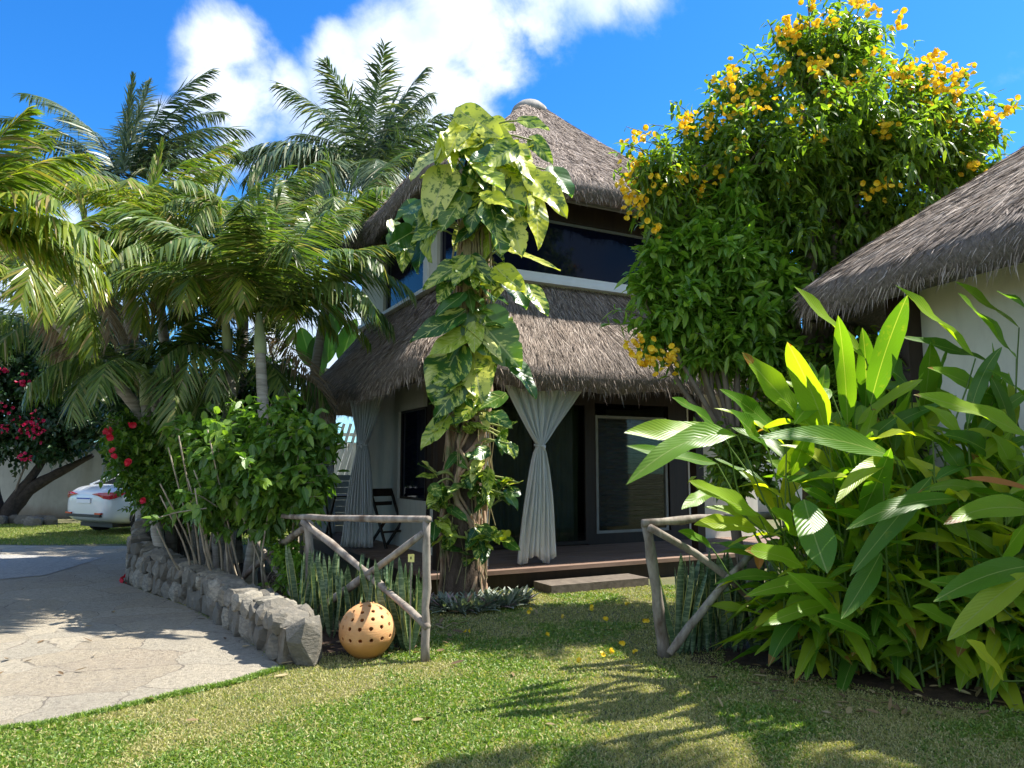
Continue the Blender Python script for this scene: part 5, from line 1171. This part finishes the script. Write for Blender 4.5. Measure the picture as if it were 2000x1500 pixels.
V_H = [((905, 222), (985, 268), 60, 1), ((870, 340), (835, 432), 74, 1), ((1040, 345), (1110, 415), 66, 1), ((1045, 395), (1058, 480), 48, 1), ((960, 412), (985, 495), 84, 0), ((1000, 490), (1096, 522), 22, 1), ((905, 512), (825, 558), 48, 0), ((975, 530), (1025, 568), 52, 1),
       ((995, 553), (1030, 602), 56, 0), ((1035, 565), (1072, 612), 40, 0), ((900, 580), (850, 612), 44, 0), ((895, 618), (800, 662), 52, 0), ((935, 625), (1018, 715), 104, 0), ((925, 640), (985, 700), 34, 1), ((905, 655), (838, 694), 50, 0), ((890, 690), (842, 785), 96, 0), ((925, 698), (942, 790), 70, 1),
       ((1000, 705), (1052, 772), 46, 0), ((895, 755), (848, 815), 54, 0), ((900, 260), (940, 330), 60, 1), ((960, 260), (1005, 320), 58, 1), ((1005, 290), (1045, 350), 56, 1), ((935, 340), (985, 395), 64, 0), ((880, 270), (850, 320), 40, 1), ((850, 300), (800, 350), 44, 1), ((990, 350), (1020, 420), 60, 1),
       ((900, 390), (860, 450), 60, 0), ((935, 385), (915, 450), 56, 0), ((1000, 430), (1020, 500), 52, 1), ((870, 820), (820, 872), 44, 0), ((960, 810), (1000, 830), 36, 0), ((1000, 868), (1010, 890), 18, 0), ((860, 440), (800, 470), 46, 0), ((820, 400), (770, 430), 46, 0), ((880, 545), (855, 590), 40, 0)]
for a, b_, w_, y in V_H: vleaf(a, b_, w_, D=DV-.42+rg.normal()*.06, yellow=bool(y), droop=.06+.12*rg.random(), split=rg.choice([0, 4, 6]))
for k in range(88):       # dense top mass
    px = 958+rg.normal()*42; py = 330+rg.normal()*62; py = max(235, py)
    if px < 830: py += 60
    ln = 42+40*rg.random(); a = rg.normal()*1.0; vleaf((px, py), (px+ln*math.sin(a), py+ln*math.cos(a)*.85), 30+26*rg.random(), D=DV-.15+rg.normal()*.28, yellow=rg.random() < .45, droop=.15*rg.random(), face=nrm([rg.normal()*.6, -.7, .6+rg.normal()*.3]), split=rg.choice([0, 5]), wave=.07)
for k in range(10):
    px = 812+rg.normal()*26; py = 425+rg.normal()*28; ln = 45+30*rg.random(); a = rg.normal()*.8; vleaf((px, py), (px+ln*math.sin(a), py+ln*math.cos(a)), 34+20*rg.random(), D=DV+.1+rg.normal()*.2, face=nrm([rg.normal()*.7, -.7, .5]))
for k in range(15):       # middle and sparse lower
    py = 500+rg.random()*290; px = 925+rg.normal()*40; ln = 40+40*rg.random(); a = rg.normal()*1.1; vleaf((px, py), (px+ln*math.sin(a), py+ln*math.cos(a)), 32+22*rg.random(), D=DV-.25+rg.normal()*.15, yellow=rg.random() < .2)
for (cx, cy, n_, sp) in ((950, 955, 24, 30), (860, 960, 14, 20), (905, 1045, 20, 30), (950, 1050, 12, 22), (905, 830, 12, 28), (975, 850, 5, 12), (930, 900, 10, 26), (900, 760, 8, 24), (925, 540, 10, 22), (935, 600, 8, 22)):
    for k in range(n_):
        px = cx+rg.normal()*sp; py = cy+rg.normal()*sp*.7; ln = 24+16*rg.random(); a = rg.normal()*1.2; vleaf((px, py), (px+ln*math.sin(a), py+ln*math.cos(a)), 18+10*rg.random(), D=DV-.33+rg.normal()*.06, yellow=rg.random() < .12, face=nrm([rg.normal()*.6, -.6, .8]))
mg.build('green_leaves', M_POTH, vine, smooth=True); my.build('yellow_leaves', M_POTHY, vine, smooth=True); mp.build('leaf_stalks', mat_noise('leaf_stalk', (.16, .22, .05), (.34, .36, .12), 8, .5, .1), vine, smooth=True)

# rhoeo rosettes at the trunk foot
rg = np.random.default_rng(55); rlab = ['grey green spiky rosette %s' % s for s in ('at the left end of the row under the vine trunk', 'in front of the vine trunk, left of its middle', 'in front of the middle of the vine trunk', 'right of the vine trunk foot', 'between the vine trunk and the doorstep', 'nearest the doorstep', 'behind the others, close against the vine trunk')]
for k, (px, D) in enumerate(((865, 7.75), (893, 7.65), (925, 7.65), (955, 7.75), (985, 7.85), (1012, 8.0), (940, 7.95))):
    c = gnd(px, D+.1); m = MB()
    for q in range(5):
        cc = c+np.array([rg.normal()*.07, rg.normal()*.06, 0]); n = 16; az = rg.random(n)*6.28; e = .35+.9*rg.random(n); d = np.stack([np.cos(az)*np.cos(e), np.sin(az)*np.cos(e), np.sin(e)], 1)
        leafset(m, np.repeat(cc[None], n, 0), d, (0, 0, 1), .20+.12*rg.random(n), .036, T_SNAKE, droop=.25, fold=.25)
    single('spiky_rosette', m, M_RHOE, rlab[k], 'plant', c, 'rosette plants under the vine')

# snake plants
rg = np.random.default_rng(66)
def snake(c, label, n, hmax, grp, sp=.12):
    m = MB()
    for k in range(n):
        cc = c+np.array([rg.normal()*sp, rg.normal()*sp*.6, 0]); cc[0] = min(cc[0], -.80) if c[0] < 0 else max(cc[0], 1.30); a = rg.random()*6.28; l_ = .05+.22*rg.random(); h = hmax*(.55+.45*rg.random())
        leafset(m, cc, (math.cos(a)*l_, math.sin(a)*l_, 1), (math.cos(a+1.2+rg.normal()*.3), math.sin(a+1.2), .05), h, .05+.02*rg.random(), T_SNAKE, droop=.03, fold=.22, curl=rg.normal()*.05)
    return single('snake_plant', m, M_SNAKE, label, 'plant', c, grp, smooth=True)
sl_ = ['behind the left end of the crossed braces', 'between the brace crossing and the middle post', 'just left of where the braces cross', 'behind where the braces cross', 'behind the clay globe', 'right of the brace crossing', 'left of the corner post', 'close beside the corner post']
for k, (px, D) in enumerate(((620, 7.0), (650, 6.75), (680, 6.6), (705, 6.5), (735, 6.35), (765, 6.2), (795, 6.1), (818, 6.0))):
    snake(gnd(px-8, D+.12), 'snake plant %s of the left fence' % sl_[k] if 'globe' not in sl_[k] else 'snake plant rising directly behind the clay globe', 15, .72+.12*rg.random(), 'snake plants behind the left fence')
sr_ = ['close to the leaning fence post', 'left of the brace crossing of the right fence', 'behind the brace crossing of the right fence', 'right of the brace crossing of the right fence', 'nearest the broad leaved plants behind the right fence']
for k, (px, D) in enumerate(((1325, 6.0), (1365, 6.05), (1405, 6.1), (1445, 6.15), (1490, 6.2))):
    snake(gnd(px, D), 'dark snake plant '+sr_[k], 14, .85 if k else .9, 'snake plants behind the right fence', .10)
# yellow tag among them
m = MB(); tpos = P(803, 1090, 5.95); box(m, (-.022, -.001, -.03), (.022, .001, .03)); th = thing('plant_tag', 'small yellow tag on a stick among the snake plants', 'tag', (tpos[0], tpos[1], 0))
m = MB(); box(m, (-.024, -.002, tpos[2]-.03), (.024, .002, tpos[2]+.03)); m.build('plate', mat_noise('tag_yellow', (.75, .68, .2), (.8, .74, .3), 5, .5, 0), th, world=False)
m = MB(); box(m, (-.004, .003, 0.), (.004, .007, tpos[2])); m.build('stick', M_POLE, th, world=False)
m = MB(); box(m, (-.006, -.0045, tpos[2]-.008), (.004, -.0025, tpos[2]+.012)); m.build('mark', M_DARKWOOD, th, world=False)

# dry leaf litter in the beds and on the lawn edge
rg = np.random.default_rng(91); m = MB(); n = 280
c = np.concatenate([np.stack([1.6+2.4*rg.random(150), 4.5+1.2*rg.random(150), np.full(150, .02)], 1), np.stack([-1.7+1.4*rg.random(90), 5.9+2.2*rg.random(90), np.full(90, .03)], 1), np.stack([-4.5+6*rg.random(40), 4.2+4*rg.random(40), np.full(40, .02)], 1)])
d = rdir(n); d[:, 2] *= .15; leafset(m, c, d, np.stack([rg.normal(size=n)*.3, rg.normal(size=n)*.3, np.ones(n)], 1), .05+.07*rg.random(n), .02+.02*rg.random(n), T_OVAL, droop=-.15, fold=.2)
tag(m.build('leaf_litter', M_DEADL), 'dry fallen leaves scattered on the lawn and beds', 'leaves', kind='stuff')
# fallen blossoms
rg = np.random.default_rng(8)
spots = [(915, 1233, 'beside the vine shadow left of the lawn'), (912, 1184, 'left one of the upper lawn'), (1034, 1196, 'alone in the middle of the upper lawn'), (950, 1152, 'nearest the rosettes'), (1068, 1238, 'alone in the centre of the lawn'), (1156, 1190, 'left of the lit patch on the upper lawn'), (1182, 1212, 'at the left edge of the small sunlit patch'),
         (1260, 1213, 'at the right edge of the small sunlit patch'), (1215, 1257, 'largest of the cluster below the sunlit patch'), (1192, 1270, 'middle of the cluster below the sunlit patch'), (1178, 1280, 'lower left of the cluster below the sunlit patch'), (1238, 1272, 'right of the cluster below the sunlit patch'), (1133, 1294, 'below and left of the cluster'), (1228, 1178, 'above the sunlit patch'), (1100, 1208, 'faded one in the upper lawn'), (1156, 1147, 'near the deck step')]
for (px, py, lb) in spots:
    c = G(px, py, .03); m = MB(); blossoms(m, [np.zeros(3)], 2, .012, .03, rg); o = single('fallen_blossom', m, M_YEL, 'fallen yellow blossom '+lb, 'flower', (0, 0, 0), 'yellow blossoms fallen on the lawn'); o.location = tuple(c+np.array([0, 0, .012]))
c = G(245, 1138, .012); m = MB(); blossoms(m, [np.zeros(3)], 3, .02, .06, rg); o = single('fallen_flower', m, M_RED, 'red hibiscus flower fallen on the path by the stone wall', 'flower', (0, 0, 0)); o.location = tuple(c+np.array([0, 0, .03]))
print('DONE', sum(len(o.data.polygons) for o in bpy.data.objects if o.type == 'MESH'))
